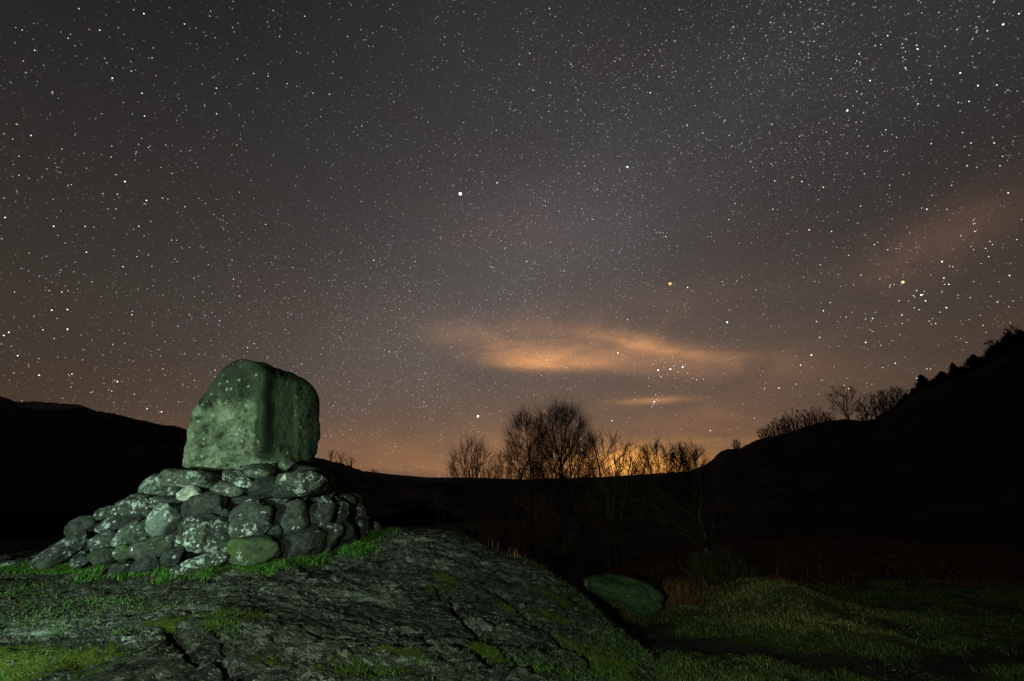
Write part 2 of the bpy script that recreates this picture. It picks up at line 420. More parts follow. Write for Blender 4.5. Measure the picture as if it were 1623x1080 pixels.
def blobs(x, y, lst, surf=rock_base):
    r = np.zeros_like(x)
    for (px, py, a, bb, rot, amp) in lst:
        c = hit(px, py, surf); ca, sa = math.cos(R(rot)), math.sin(R(rot))
        dx, dy = x-c[0], y-c[1]
        r = np.maximum(r, amp*np.exp(-((dx*ca+dy*sa)/a)**2-((-dx*sa+dy*ca)/bb)**2))
    return r
mossL = [(60, 1062, .60, .22, 0, .86), (20, 1040, .4, .2, 0, .85), (150, 1050, .4, .12, 0, .8), (265, 988, .25, .14, 0, .8), (370, 985, .35, .2, 0, .85), (345, 1005, .2, .12, 0, .7),
         (705, 915, .22, .12, -30, .9), (690, 930, .12, .2, 0, .7), (780, 1035, .35, .12, -40, .85), (600, 1065, .30, .12, 0, .85), (640, 1045, .3, .1, 0, .7), (560, 1078, .3, .1, 0, .8),
         (815, 965, .3, .08, -40, .8), (880, 975, .4, .15, -40, .7), (905, 1020, .3, .2, -40, .7), (960, 1055, .3, .5, 0, .9), (880, 940, .4, .14, -40, .75), (500, 1020, .25, .1, 0, .55), (420, 1060, .2, .1, 0, .6), (860, 1060, .4, .2, 0, .7),
         (60, 985, .3, .12, 0, .5), (0, 950, .4, .2, 0, .6)]
dirtL = [(150, 930, .9, .20, -8, 1), (60, 925, .5, .2, 0, 1), (300, 925, .6, .12, 10, 1), (420, 908, .4, .1, 15, .9), (60, 960, .6, .25, 0, .9), (230, 950, .7, .13, 0, .8), (340, 950, .5, .08, 0, .7), (0, 1020, .5, .1, 0, .8),
         (390, 1025, .3, .1, 0, .8), (520, 905, .7, .08, 20, .6)]
lichL = [(450, 1030, .4, .25, 0, 1), (620, 1000, .3, .3, 0, .9), (210, 1020, .3, .08, 0, 1), (130, 1060, .4, .1, 0, .5), (350, 1060, .3, .1, 0, 1), (560, 935, .6, .2, 0, .7), (750, 980, .2, .2, 0, 1), (650, 870, .8, .3, 0, .6)]
xs = axis([(-8, -5.9, .06), (-5.9, 1.9, .022), (1.9, 2.6, .05)]); ys = axis([(.9, 2.5, .07), (2.5, 5.6, .021), (5.6, 9.2, .032)])
rock_o, RV, (rz, rcrk, rfr, rfl) = grid_mesh('bedrock', xs, ys, rock_full, m_rock, keep=lambda x, y, z: (sdist(x, y, outline) < .45))
mo_ = blobs(RV[:, 0], RV[:, 1], mossL) + .18*sstep(fbm(RV[:, 0]*.8+5, RV[:, 1]*.8, o=3), .0, .5)*sstep(-RV[:, 1], -6.5, -4)
mo_ += .35*sstep(sdist(RV[:, 0], RV[:, 1], outline), -.5, .1)*sstep(RV[:, 0], -.5, .6)
di_ = np.clip(np.maximum(blobs(RV[:, 0], RV[:, 1], dirtL)*(.6+.9*np.abs(fbm(RV[:, 0]*5, RV[:, 1]*5))), .75*sstep(rcrk, .35, .9)), 0, 1)
li_ = blobs(RV[:, 0], RV[:, 1], lichL)
attr(rock_o, 'mask', np.stack([mo_, di_, li_], 1))

# ---- soil, meadow, path and valley floor: one sheet out to the horizon
path_px = [(1010, 1000), (1060, 1012), (1130, 1025), (1230, 1040), (1350, 1052), (1480, 1050), (1620, 1040)]
path_w = np.array([hit(a, b_, ground_base)[:2] for a, b_ in path_px]); path_w = np.vstack([path_w, path_w[-1]+np.array([3.0, .2])])
path_w = np.vstack([hit(1035, 962, ground_base)[:2]+np.array([0, .3]), path_w])
def ground_full(x, y):
    z = ground_base(x, y); r = np.hypot(x, y)
    lum = fbm(x*.9, y*.9, o=3)*.07 + fbm(x*3.2, y*3.2, o=4, g=.6)*.075
    z = z + lum*sstep(-r, -60, -20) + fbm(x*.05, y*.05, o=3)*1.2*sstep(r, 30, 120)
    c = hit(1200, 950, ground_base); z = z + .20*np.exp(-((x-c[0]-.2)/1.0)**2-((y-c[1]+.2)/1.3)**2)
    pd = seg_dist(x, y, path_w)
    z = z - .05*np.exp(-(pd/.42)**2)
    far = r > 200
    z = np.where(far, z-1.0, z)
    return z, pd
m_gr, n, b = mat('meadow_soil')
pos = n.new('ShaderNodeNewGeometry').outputs['Position']
mk = n.new('ShaderNodeAttribute', attribute_name='mask').outputs['Color']
sm = n.new('ShaderNodeSeparateColor'); n.l.new(mk, sm.inputs[0])
gP, gB, gY = sm.outputs
a1 = n.noise(pos, 1.6, 6, .7); a2 = n.noise(pos, 22, 4, .7); a3 = n.noise(pos, 90, 3, .7)
col = n.mix(n.ss(a1, .35, .65), (.016, .022, .007), (.058, .075, .020))
col = n.mix(n.m('MULTIPLY', gY, n.ss(a2, .3, .6)), col, (.110, .105, .035))
col = n.mix(n.m('MULTIPLY', n.ss(a3, .48, .62), .7), col, (.014, .015, .007))
col = n.mix(gB, col, n.mix(a2, (.020, .009, .006), (.050, .024, .014)))
col = n.mix(n.ss(n.m('ADD', gP, n.m('MULTIPLY', n.m('SUBTRACT', a2, .5), .6)), .35, .65), col, n.mix(n.ss(a3, .45, .6), (.018, .018, .017), (.050, .050, .046)))
col = n.mix(n.m('MULTIPLY', gP, -1.0, clamp=True), col, n.mix(a2, (.008, .006, .005), (.020, .015, .011)))
n.l.new(col, b.inputs['Base Color'])
bump(n, b, n.m('ADD', a2, n.m('MULTIPLY', a3, .6)), 1.0, .05)
def sym(vals): v = np.array(vals); return np.concatenate([-v[::-1], v])
far = np.geomspace(32, 6000, 26)
xs = np.concatenate([-far[::-1], np.arange(-30, -9, 1.0), np.arange(-9, 0, .25), np.arange(0, 11, .07), np.arange(11, 31, .6), far])
ys = np.concatenate([-far[::-1], np.arange(-30, 1, 1.5), np.arange(1, 3.5, .2), np.arange(3.5, 11.5, .06), np.arange(11.5, 31, .35), far])
def keep_ground(x, y, z): return ~(sdist(x, y, outline) < -.9)
gr_o, GV, (gz, gpd) = grid_mesh('ground', xs, ys, ground_full, m_gr, keep=keep_ground)
gx, gy = GV[:, 0], GV[:, 1]
brk = sstep(gy + .5*fbm(gx*.6, gy*.6) - .12*np.abs(gx-6), 8.9, 9.9)
brk = np.maximum(brk, sstep(gy, 7.6, 8.4)*sstep(-gx, -2.6, -1.6))
hth = np.maximum(sstep(gy, 24, 30), np.maximum(sstep(-gx, -1.5, 1.0)*sstep(gy, 8.5, 10), np.maximum(sstep(np.hypot(gx, gy), 30, 34), sstep(-gx, 8, 9.5))))
yel = blobs(gx, gy, [(1200, 960, 1.3, .8, 0, 1), (1290, 1000, .8, .35, -20, 1), (1400, 985, .7, .3, 0, .9), (1350, 1030, .8, .2, 0, .6), (1120, 960, .5, .5, 0, .5), (1500, 1000, 1.0, .3, 0, .5)], ground_base)
attr(gr_o, 'mask', np.stack([np.where(hth > .01, -1*hth, np.exp(-(gpd/.40)**2)*(gy < 8.2)), np.clip(brk, 0, 1), yel], 1))

# ------------------------------------------------------------------ hills
def interp_ridge(pts, px0, px1, npx):
    p = np.array(pts, float); q = np.linspace(px0, px1, npx); return q, np.interp(q, p[:, 0], p[:, 1])
def hill(name, pts, dist, m, npx=260, depth=.6, rough=.0, foot=-8, seed=0, front=.45):
    q, yy = interp_ridge(pts, pts[0][0], pts[-1][0], npx)
    D = np.interp(q, [p[0] for p in dist], [p[1] for p in dist])
    V = []; prof = np.concatenate([np.linspace(0, 1, 26), 1+np.linspace(.06, 1, 10)*1.0])
    A = []
    for x_, y_ in zip(q, yy):
        d = ray(x_, y_); A.append((math.atan2(d[0], d[1]), d[2]/math.hypot(d[0], d[1])))
    A = np.array(A)
    for j, t in enumerate(prof):
        if t <= 1:
            r = D*(front+(1-front)*t); z = foot+(A[:, 1]*D-foot)*sstep(np.full(npx, t), -.15, 1.12)**1.1/float(sstep(np.array(1.), -.15, 1.12))**1.1
        else:
            u = (t-1); r = D*(1+depth*u); z = A[:, 1]*D - (A[:, 1]*D-foot)*u**1.3 - .00*D
        x = r*np.sin(A[:, 0]); y = r*np.cos(A[:, 0])
        amp = rough*D*(1-abs(t-1)**.5 if t <= 1 else 1)
        nz = fbm(x/D*14+seed, y/D*14+seed, o=5, g=.55)
        w = min(1., abs(t-1)*6)
        z = z + rough*D*nz*w*.9 + rough*D*.10*fbm(A[:, 0]*260+seed, A[:, 0]*0+seed, o=3)*(1-w)
        V.append(np.stack([x, y, z], 1))
    V = np.concatenate(V); i = np.arange(len(prof)*npx).reshape(len(prof), npx)
    Fq = np.stack([i[:-1, :-1], i[:-1, 1:], i[1:, 1:], i[1:, :-1]], -1).reshape(-1, 4)
    o = mesh_obj(name, V, Fq, m); tag(o, kind='structure'); return o
hill('hill', [(-900, 560), (-500, 585), (-200, 600), (-60, 618), (0, 628), (18, 634), (32, 645), (60, 648), (130, 650), (165, 655), (200, 662), (250, 673), (285, 679), (300, 685), (340, 693), (420, 706), (490, 722),
     (520, 730), (545, 736), (570, 745), (590, 751), (620, 757), (660, 761), (720, 764), (800, 772)], [(-900, 500), (300, 420), (600, 300), (800, 260)], M_hill, 420, rough=.02, seed=3)
hill('mountain', [(-300, 690), (-100, 660), (0, 641), (22, 636), (60, 637), (100, 640), (125, 642), (150, 650), (180, 668), (260, 700), (400, 740)], [(-300, 2600), (400, 2600)],
     mat_plain('snow_dusted_mountain', (.12, .115, .12), .8, .006, .8, 6), 200, rough=.012, foot=-60, seed=9)
hill('ridge', [(380, 752), (450, 750), (520, 748), (580, 747), (620, 752), (680, 757), (740, 757), (830, 760), (900, 758), (960, 756), (1020, 752), (1080, 748), (1140, 746), (1250, 752)], [(380, 900), (1250, 900)], M_farhill, 260, rough=.006, foot=-25, seed=5)
hill('hill', [(940, 778), (1000, 768), (1050, 760), (1090, 748), (1118, 737), (1130, 727), (1142, 716), (1152, 712), (1172, 711), (1184, 705), (1200, 697), (1230, 690), (1262, 682), (1290, 672), (1310, 668), (1340, 665), (1368, 667), (1385, 664),
     (1400, 655), (1420, 643), (1450, 625), (1480, 612), (1520, 598), (1560, 578), (1600, 556), (1623, 540), (1700, 500), (1850, 440), (2100, 400), (2600, 380)], [(940, 70), (1150, 75), (1370, 80), (1600, 85), (2600, 85)], M_hill, 460, rough=.012, foot=-3.2, seed=7, front=.36)

# ------------------------------------------------------------------ rounded stones
import bmesh
def ico(sub):
    bm = bmesh.new(); bmesh.ops.create_icosphere(bm, subdivisions=sub, radius=1.0)
    V = np.array([v.co[:] for v in bm.verts]); Fc = np.array([[v.index for v in f.verts] for f in bm.faces]); bm.free()
    return V, Fc
I3, I4, I6 = ico(4), ico(5), ico(7)
def stone_shape(a, b, c, seed, I=I3, sq=2.6, rough=.10):
    V, Fc = I; r = np.random.default_rng(seed)
    # rounded polyhedron: a few random facets cut from a superellipsoid
    k = (np.abs(V)**sq).sum(1)**(-1/sq); P = V*k[:, None]
    for _ in range(11):
        nn = r.normal(size=3); nn /= np.linalg.norm(nn); h = r.uniform(.72, .98)
        d = P@nn; ex = np.clip(d-h, 0, 9); P = P - nn*(ex*.8)[:, None]
    o = r.uniform(0, 90, 3)
    nz = fbm(V[:, 0]*1.4+o[0], V[:, 1]*1.4+o[1], V[:, 2]*1.4+o[2], 3)*rough*1.4 + fbm(V[:, 0]*5+o[0], V[:, 1]*5, V[:, 2]*5+o[2], 3)*rough*.40
    P = P*(1+nz)[:, None]
    return P*np.array([a, b, c]), Fc
def frame(px, py):
    d = ray(px, py); f = d/np.linalg.norm(d)
    right = np.array([f[1], -f[0], 0]); right /= np.linalg.norm(right); up = np.cross(right, f)
    return right, up, f
def put_stone(px, py, w, h, rot, m, surf, name='stone', parent=None, seed=0, depth=None, sink=.0, sq=2.6, pos=None, I=I3, grow=1.0, rough=.10):
    p = hit(px, py, surf) if pos is None else np.array(pos)
    if pos is None and parent is not None and math.hypot(p[0]-CX, p[1]-CY) > CR0+.12:      # on the outline of the cairn
        d0 = ray(px, py); d0 = d0/d0[1]; tt = np.linspace(3, 9, 900); q = tt[np.argmin(np.hypot(d0[0]*tt-CX, tt-CY))]; p = d0*(q-.15)
    t = np.linalg.norm(p); dd = ray(px, py); axis_d = p[1]/dd[1]
    k = axis_d/F*np.linalg.norm(dd)/np.linalg.norm(dd)     # metres per pixel at that depth
    off = math.atan(math.hypot((px-W0/2)/F, 0)); kx = k*math.cos(off)      # undo the wide-angle stretch
    a, b_ = w*kx/2*grow, h*k/2*grow
    c = depth if depth else max(.62*min(a, b_)+.25*max(a, b_), .05)
    right, up, f = frame(px, py)
    ca, sa = math.cos(R(rot)), math.sin(R(rot))
    ex = right*ca+up*sa; ey = -right*sa+up*ca; ez = -f
    V, Fc = stone_shape(a, b_, c, seed, sq=sq, I=I, rough=rough)
    V = V@np.stack([ex, ey, ez])
    p = p+f*sink
    o = mesh_obj(name, V, Fc, m, parent=parent)
    o.location = p - (np.array(parent.location) if parent else 0)
    return o

CZ0, CZ1, CR0, CR1 = -.86, .14, 1.84, 1.00
def cairn_z(x, y):
    r = np.hypot(x-CX, y-CY); t = np.clip((CR0-r)/(CR0-CR1), 0, 1)
    z = CZ0+(CZ1-CZ0)*t**1.05
    return np.where(r < CR0, z, -5)
def cairn_surf(x, y): return np.maximum(cairn_z(x, y), rock_base(x, y))
cairn = empty('cairn', (CX, CY, -.85), 'sloping cairn of rounded lichen-spotted cobbles carrying the big boulder, grass round its foot', 'cairn')
ST = [ # px, py, w, h, rot, material, extra sink
 (132, 838, 54, 34, 35, 1), (165, 815, 34, 20, 20, 1), (214, 805, 64, 40, 22, 1), (190, 831, 70, 26, 22, 0), (208, 848, 56, 30, 42, 2), (166, 860, 46, 28, 20, 1),
 (262, 824, 54, 48, 25, 2), (268, 798, 58, 20, 3, 1), (273, 781, 38, 22, 28, 1), (302, 781, 38, 22, 5, 5), (243, 868, 72, 31, 20, 1), (274, 882, 36, 26, 15, 0),
 (96, 874, 88, 30, 33, 1), (64, 890, 34, 22, 20, 1), (165, 882, 48, 24, 5, 0), (197, 877, 30, 30, 60, 3), (324, 846, 76, 48, -8, 1), (332, 802, 62, 40, 5, 1),
 (398, 823, 64, 58, 0, 1), (300, 812, 30, 38, 0, 0), (296, 838, 26, 34, 0, 0), (437, 795, 48, 34, -12, 1), (384, 792, 42, 14, -5, 0), (474, 790, 32, 13, 8, 0),
 (461, 822, 52, 42, 25, 1), (501, 818, 46, 56, -35, 1), (534, 811, 36, 34, -20, 1), (545, 793, 34, 20, -10, 3), (561, 791, 24, 16, -20, 0), (518, 787, 22, 18, 0, 1), (564, 814, 33, 30, -25, 1),
 (497, 787, 26, 13, 0, 0), (476, 861, 74, 38, 3, 0), (398, 872, 88, 40, 0, 3), (520, 853, 35, 39, -20, 1), (546, 846, 42, 33, -30, 0), (572, 841, 28, 30, -20, 0), (589, 844, 28, 26, 0, 3),
 (432, 842, 28, 26, 0, 0), (486, 834, 34, 16, 0, 0), (576, 826, 18, 14, 0, 1), (327, 889, 68, 22, 8, 1), (230, 895, 40, 18, 5, 0), (130, 889, 40, 18, 15, 0), (192, 900, 36, 15, 0, 0),
 (362, 868, 30, 20, 0, 0), (290, 864, 26, 22, 20, 0), (352, 824, 24, 30, 0, 0), (372, 845, 24, 34, 0, 0), (425, 808, 22, 20, 0, 0), (238, 838, 26, 30, 40, 0), (430, 872, 40, 26, 0, 0), (500, 862, 24, 26, 0, 0), (300, 900, 50, 16, 5, 0)]
for i, (px, py, w, h, rot, mi) in enumerate(ST):
    put_stone(px, py, w, h, rot, M_st[mi], cairn_surf, 'stone', cairn, seed=100+i, sink=(.05 if mi else .10), sq=2.5+.8*((i*7) % 5)/5, grow=1.13, rough=.19)
# flat capstones: the top course
def cap(px, py, w, h, rot, mi, seed, depth=.34, Yd=None, sq=3.6):
    p = W3(px, py, Yd) if Yd else None
    return put_stone(px, py, w, h, rot, M_st[mi], cairn_surf, 'capstone', cairn, seed=seed, depth=depth, sq=sq, pos=p, I=I4, rough=.06)
for q in [(300, 762, 134, 33, -2, 4, 301, .36, 5.75, 5.0), (244, 777, 40, 24, 25, 4, 302, .22, 5.70, 3.0), (362, 776, 66, 20, -16, 4, 303, .22, 5.30, 3.0), (380, 762, 64, 30, -18, 1, 304, .30, 5.42, 2.8),
          (414, 748, 60, 26, 4, 4, 305, .30, 5.55, 2.6), (480, 764, 84, 44, 0, 1, 306, .40, 5.56, 3.2), (418, 770, 62, 38, 8, 0, 307, .30, 5.50, 2.8), (452, 777, 50, 28, 0, 0, 308, .26, 5.6, 2.8), (466, 745, 88, 20, -3, 0, 311, .30, 5.92, 3.2)]:
    cap(q[0], q[1], q[2], q[3], q[4], q[5], q[6], q[7], q[8], q[9])
# far side of the cairn
def world_stone(ang, r, a, b_, c, mi, seed, name='stone'):
    x, y = CX+r*math.cos(ang), CY+r*math.sin(ang)
    z = float(cairn_surf(np.array([x]), np.array([y]))[0])
    V, Fc = stone_shape(a, b_, c, seed, I=ico3, sq=2.6)
    ex = np.array([-math.sin(ang), math.cos(ang), 0]); rad = np.array([math.cos(ang), math.sin(ang), 0]); sl = math.atan2(1.02, .86)
    ey = -rad*math.cos(sl)+np.array([0, 0, 1])*math.sin(sl); ez = rad*math.sin(sl)+np.array([0, 0, 1])*math.cos(sl)
    o = mesh_obj(name, V@np.stack([ex, ey, ez]), Fc, M_st[mi], parent=cairn); o.location = np.array([x, y, z])-np.array(cairn.location)-ez*.04
ico3 = ico(3); sd = 500
a_cam = math.atan2(-CY, -CX)
for ring, rr in enumerate((1.74, 1.52, 1.32, 1.12)):
    nst = [20, 17, 15, 12][ring]
    for k in range(nst):
        an = 2*math.pi*(k+.5*(ring % 2))/nst
        dif = (an-a_cam+math.pi) % (2*math.pi)-math.pi
        if abs(dif) < 1.75: continue
        s_ = random.uniform(.85, 1.15); sd += 1
        world_stone(an, rr, .27*s_, .20*s_, .17, random.choice([0, 1, 1, 2]), sd)
for k in range(5):
    an = a_cam+1.6+k*.78; sd += 1
    V, Fc = stone_shape(.42, .34, .13, sd, I=ico3, sq=3.2)
    o = mesh_obj('capstone', V, Fc, M_st[4], parent=cairn); o.location = (.66*math.cos(an), .66*math.sin(an), 0.90-.03*(k % 2)); o.rotation_euler = (0, 0, an+math.pi/2)
# rubble core
nr, na = 14, 48; V = []
for i in range(nr):
    r = CR0*.90*(i+1)/nr
    for j in range(na):
        a = 2*math.pi*j/na; rr = r*(1+.03*math.sin(5*a+i)); x, y = CX+rr*math.cos(a), CY+rr*math.sin(a)
        t = min(1, max(0, (CR0-r-.10)/(CR0-CR1))); V.append((x-CX, y-CY, CZ0+(CZ1-CZ0)*t-.13-.25*(i > nr-3)+.85+.02*random.random()))
V.append((0, 0, CZ1-.09+.85)); Fc = [(len(V)-1, j, (j+1) % na) for j in range(na)]
for i in range(nr-1):
    for j in range(na):
        a, b_, c, d = i*na+j, i*na+(j+1) % na, (i+1)*na+(j+1) % na, (i+1)*na+j
        Fc += [(a, d, c), (a, c, b_)]
mesh_obj('core', V, Fc, mat_plain('packed_earth', (.022, .021, .017), .4, 20, .8, .03), parent=cairn)

# ------------------------------------------------------------------ the memorial boulder
BA = azel(401, 740)[0]; BD = 7.22
bx, by = BD*math.sin(R(BA)), BD*math.cos(R(BA)); BZ = .22+.72
right = np.array([math.cos(R(BA)), -math.sin(R(BA)), 0]); away = np.array([math.sin(R(BA)), math.cos(R(BA)), 0]); up = np.array([0, 0, 1.])
planes = [((-1, .0, .096), .725), ((1, .15, -.02), .84), ((.8, 0, -.6), .96), ((0, .07, -1), .735), ((.228, 0, .974), .675), ((-.852, 0, .524), .61), ((-.5, .0, .86), .70), ((.56, .0, .83), .835), ((.89, 0, .45), .95),
          ((-.507, -.862, .06), .395), ((.594, -.805, .05), .53), ((0, 1, 0), .55), ((-.6, .8, .1), .62), ((.7, .7, 0), .74), ((-.2, -.66, .72), .72), ((.30, -.62, .72), .72), ((-.10, -.85, -.50), .625), ((-.9, -.35, .10), .79)]
V, Fc = I6
PN = 38.0; acc = 0
for nn, h in planes:
    nn = np.array(nn); nn = nn/np.linalg.norm(nn); acc = acc + (np.clip(V@nn, 0, 9)/h)**PN
r_ = acc**(-1/PN); P = V*r_[:, None]
# broad unevenness, chips and pits; dressed (recessed) inscription face on the right
nr_ = np.array((.594, -.805, .05)); nr_ /= np.linalg.norm(nr_); al = np.array((.805, .594, 0)); al /= np.linalg.norm(al)
fd = P@nr_; fa = P@al; fz = P[:, 2]
on = sstep(fd, .40, .47)
rec = on*sstep(fa, -.31, -.27)*sstep(-fa, -.29, -.23)*sstep(fz, -.50+.0, -.40)*sstep(-fz, -.44, -.39)
nz = fbm(P[:, 0]*2.0, P[:, 1]*2.0, P[:, 2]*2.0+7, 4)*.060 + fbm(P[:, 0]*8, P[:, 1]*8, P[:, 2]*8, 5, .65)*.034 - .02*np.abs(fbm(P[:, 0]*4+9, P[:, 1]*4, P[:, 2]*4, 4, .6))
pit = -np.clip(fbm(P[:, 0]*16+5, P[:, 1]*16, P[:, 2]*16, 2)-.3, 0, 1)*.05
P = P*(1+(nz+pit)*(1-.8*rec))[:, None] - nr_*(rec*.030)[:, None]
crest = np.exp(-((fd-.50)/.12)**2)*0
# notch along the lower front edge
nt = np.exp(-((P[:, 0]-.12)/.30)**2-((P[:, 2]+.74)/.11)**2)*sstep(-P[:, 1], .05, .35)
P = P + np.array([0, .06, .05])*nt[:, None]
P0_ = P.copy(); P = P.copy(); P[:, 0] -= .135*(P[:, 2]+.72)
VW = P@np.stack([right, away, up]); P = P0_
m_b, n, b = mat('boulder_granite')
tco = n.new('ShaderNodeTexCoord').outputs['Object']
loc = n.new('ShaderNodeAttribute', attribute_name='face').outputs['Color']
sc_ = n.new('ShaderNodeSeparateColor'); n.l.new(loc, sc_.inputs[0]); fRec, fStreakShade, fPale = sc_.outputs
n1 = n.noise(tco, 3.2, 6, .65); n2 = n.noise(tco, 13, 6, .7); n3 = n.noise(tco, 60, 4, .7)
col = n.mix(n.ss(n1, .38, .62), (.016, .022, .014), (.064, .078, .050))
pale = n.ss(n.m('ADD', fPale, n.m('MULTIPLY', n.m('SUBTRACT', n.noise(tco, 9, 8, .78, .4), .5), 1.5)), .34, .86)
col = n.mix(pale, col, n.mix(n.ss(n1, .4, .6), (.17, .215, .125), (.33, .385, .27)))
col = n.mix(n.m('MULTIPLY', n.ss(n.noise(tco, 19, 7, .8), .50, .62), .60), col, (.070, .086, .055))
col = n.mix(n.m('MULTIPLY', n.ss(n3, .50, .68), .55), col, (.030, .036, .025))
vs = n.m('ADD', n.voro(tco, 12), n.m('MULTIPLY', n.m('SUBTRACT', n.noise(tco, 34, 6, .8), .5), 1.1))
sp_ = n.m('MULTIPLY', n.ss(vs, .20, .14), n.ss(n.noise(tco, 4, 3, .6), .40, .55))
col = n.mix(n.m('MULTIPLY', sp_, .8), col, (.42, .50, .42))
dk = n.m('MULTIPLY', n.ss(n.voro(n.vm('ADD', tco, (3.3, 1.2, .7)), 7.5), .22, .12), .75)
col = n.mix(dk, col, (.035, .042, .028))
mv = n.new('ShaderNodeMapping'); n.l.new(tco, mv.inputs[0]); mv.inputs['Scale'].default_value = (1, 1, .12)
vst = n.noise(mv.outputs[0], 17, 4, .7)
recc = n.mix(n.ss(vst, .38, .62), (.038, .068, .032), (.085, .120, .060))
recc = n.mix(n.m('MULTIPLY', n.ss(n3, .50, .62), .5), recc, (.035, .055, .038))
col = n.mix(n.m('MULTIPLY', fRec, .85), col, recc)
col = n.mix(n.m('MULTIPLY', fStreakShade, n.m('ADD', .80, n.m('MULTIPLY', n.ss(n.noise(mv.outputs[0], 9, 3, .6), .3, .5), .19))), col, (.007, .012, .009))
n.l.new(col, b.inputs['Base Color'])
bump(n, b, n.m('ADD', n.m('MULTIPLY', n2, .9), n.m('ADD', n.m('MULTIPLY', n3, .6), n.m('MULTIPLY', dk, -.6))), 1.0, .045)
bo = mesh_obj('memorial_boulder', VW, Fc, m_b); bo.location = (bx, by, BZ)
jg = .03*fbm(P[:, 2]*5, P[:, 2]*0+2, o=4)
streak_shade_m = np.exp(-((P[:, 0]-.165+jg)/.078)**4)*sstep(-P[:, 1], .2, .4)*sstep(P[:, 2], -.62, -.5)
streak_shade_m = np.maximum(streak_shade_m, .85*sstep(P[:, 2], .42, .52)*sstep(P[:, 0], -.1, .15)*sstep(-P[:, 1], -.4, 0))  # top front darkened: weak grazing light there put into the colour
streak_shade_m = np.maximum(streak_shade_m, .7*sstep(P[:, 0], .62, .70))
streak_shade_m = np.maximum(streak_shade_m, .8*np.exp(-((fa+.12)/.022)**2)*on*.6)
palem = sstep(-P[:, 0], -.12, .02)*sstep(-P[:, 2], -.55, .15)*(.75+.5*fbm(P[:, 0]*3, P[:, 1]*3, P[:, 2]*3, 3)) + .9*nt*sstep(-P[:, 2], .5, .6)  # pale fades upward, dimness under the grazing torch painted into the albedo
attr(bo, 'face', np.stack([np.maximum(rec, on*.5*sstep(fa, -.33, -.3)), np.clip(streak_shade_m, 0, 1), np.clip(palem, 0, 1.3)], 1))
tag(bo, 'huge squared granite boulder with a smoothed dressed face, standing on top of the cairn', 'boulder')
ch = put_stone(455, 733, 26, 21, -25, M_st[4], cairn_surf, 'stone', cairn, seed=78, depth=.12, pos=W3(455, 735, 5.62), sq=3.5)
put_stone(412, 740, 50, 12, 6, M_st[2], cairn_surf, 'stone', cairn, seed=79, depth=.12, pos=W3(412, 741, 5.52), sq=3)

# ------------------------------------------------------------------ blades (grass, bracken, rushes)
def blades(name, base, length, width, cols, lean=.35, lean_dir=None, segs=2, stiff=.6, seed=1, mat_=None):
    r = np.random.default_rng(seed); nb = len(base); base = np.asarray(base, float)
    L = length*r.uniform(.5, 1.25, nb) if np.isscalar(length) else length*r.uniform(.6, 1.2, nb)
    th = r.uniform(0, 2*math.pi, nb); ln = np.abs(r.normal(0, lean, nb))
    d = np.stack([np.cos(th)*ln, np.sin(th)*ln, np.ones(nb)], 1)
    if lean_dir is not None: d += np.array(lean_dir)
    d /= np.linalg.norm(d, axis=1)[:, None]
    t2 = r.uniform(0, 2*math.pi, nb); s = np.stack([np.cos(t2), np.sin(t2), np.zeros(nb)], 1)
    wv = (width*r.uniform(.6, 1.3, nb))[:, None]*s/2
    droop = np.array([0, 0, -1.])*(1-stiff)
    V = np.zeros((nb, 2*segs+1, 3)); 
    for k in range(segs):
        t = k/segs; p = base + d*(L*t)[:, None] + droop*(L*t*t*.9)[:, None] + (d*np.array([1, 1, 0]))*(L*t*t*.7)[:, None]
        ww = wv*(1-.45*t); V[:, 2*k] = p-ww; V[:, 2*k+1] = p+ww
    V[:, -1] = base + d*L[:, None] + droop*(L*.9)[:, None] + (d*np.array([1, 1, 0]))*(L*.7)[:, None]
    o = np.arange(nb)[:, None]*(2*segs+1); Fc = []
    for k in range(segs-1):
        Fc += [np.concatenate([o+2*k, o+2*k+1, o+2*k+3], 1), np.concatenate([o+2*k, o+2*k+3, o+2*k+2], 1)]
    Fc.append(np.concatenate([o+2*segs-2, o+2*segs-1, o+2*segs], 1))
    ob = mesh_obj(name, V.reshape(-1, 3), np.concatenate(Fc), mat_ or M_blade, smooth=False)
    cols = np.asarray(cols, float); c = cols[r.integers(0, len(cols), nb)]*r.uniform(.6, 1.35, nb)[:, None]
    attr(ob, 'tint', np.repeat(c, 2*segs+1, axis=0)); return ob
def zrock(x, y): return rock_full(x.copy(), y.copy())[0]
def ring_pts(n_, spread, lo, hi, seed):
    r = np.random.default_rng(seed)
    pl = np.array([hit(a, b_, rock_base)[:2] for a, b_ in [(52, 905), (90, 906), (130, 906), (170, 902), (215, 905), (262, 905), (305, 908), (345, 908), (385, 905), (430, 895), (470, 886), (510, 876), (550, 868), (597, 850)]])
    t = r.uniform(lo, hi, n_)*(len(pl)-1); i = np.minimum(t.astype(int), len(pl)-2); f = (t-i)[:, None]
    p = pl[i]*(1-f)+pl[i+1]*f
    dd = np.abs(r.normal(0, 1, n_))*spread*(.5+.8*(vn(t*2.3, t*0+3)+1)/2)
    c = np.array([CX, CY])-p; c /= np.linalg.norm(c, axis=1)[:, None]
    sg = np.where(r.random(n_) < .55, 1, -1)
    return p+c*(dd*sg*.9-.10)[:, None]
G1 = [(.030, .150, .012), (.022, .110, .010), (.060, .17, .018), (.040, .18, .015), (.110, .130, .040), (.17, .15, .06), (.035, .10, .030), (.028, .085, .012)]
G2 = [(.26, .21, .085), (.20, .165, .07), (.30, .26, .13)]
p = ring_pts(60000, .15, 0, 1, 3)
k = fbm(p[:, 0]*3.2, p[:, 1]*3.2, o=2) > -.16; p = p[k]
z = np.maximum(zrock(p[:, 0], p[:, 1]), -9) - .01
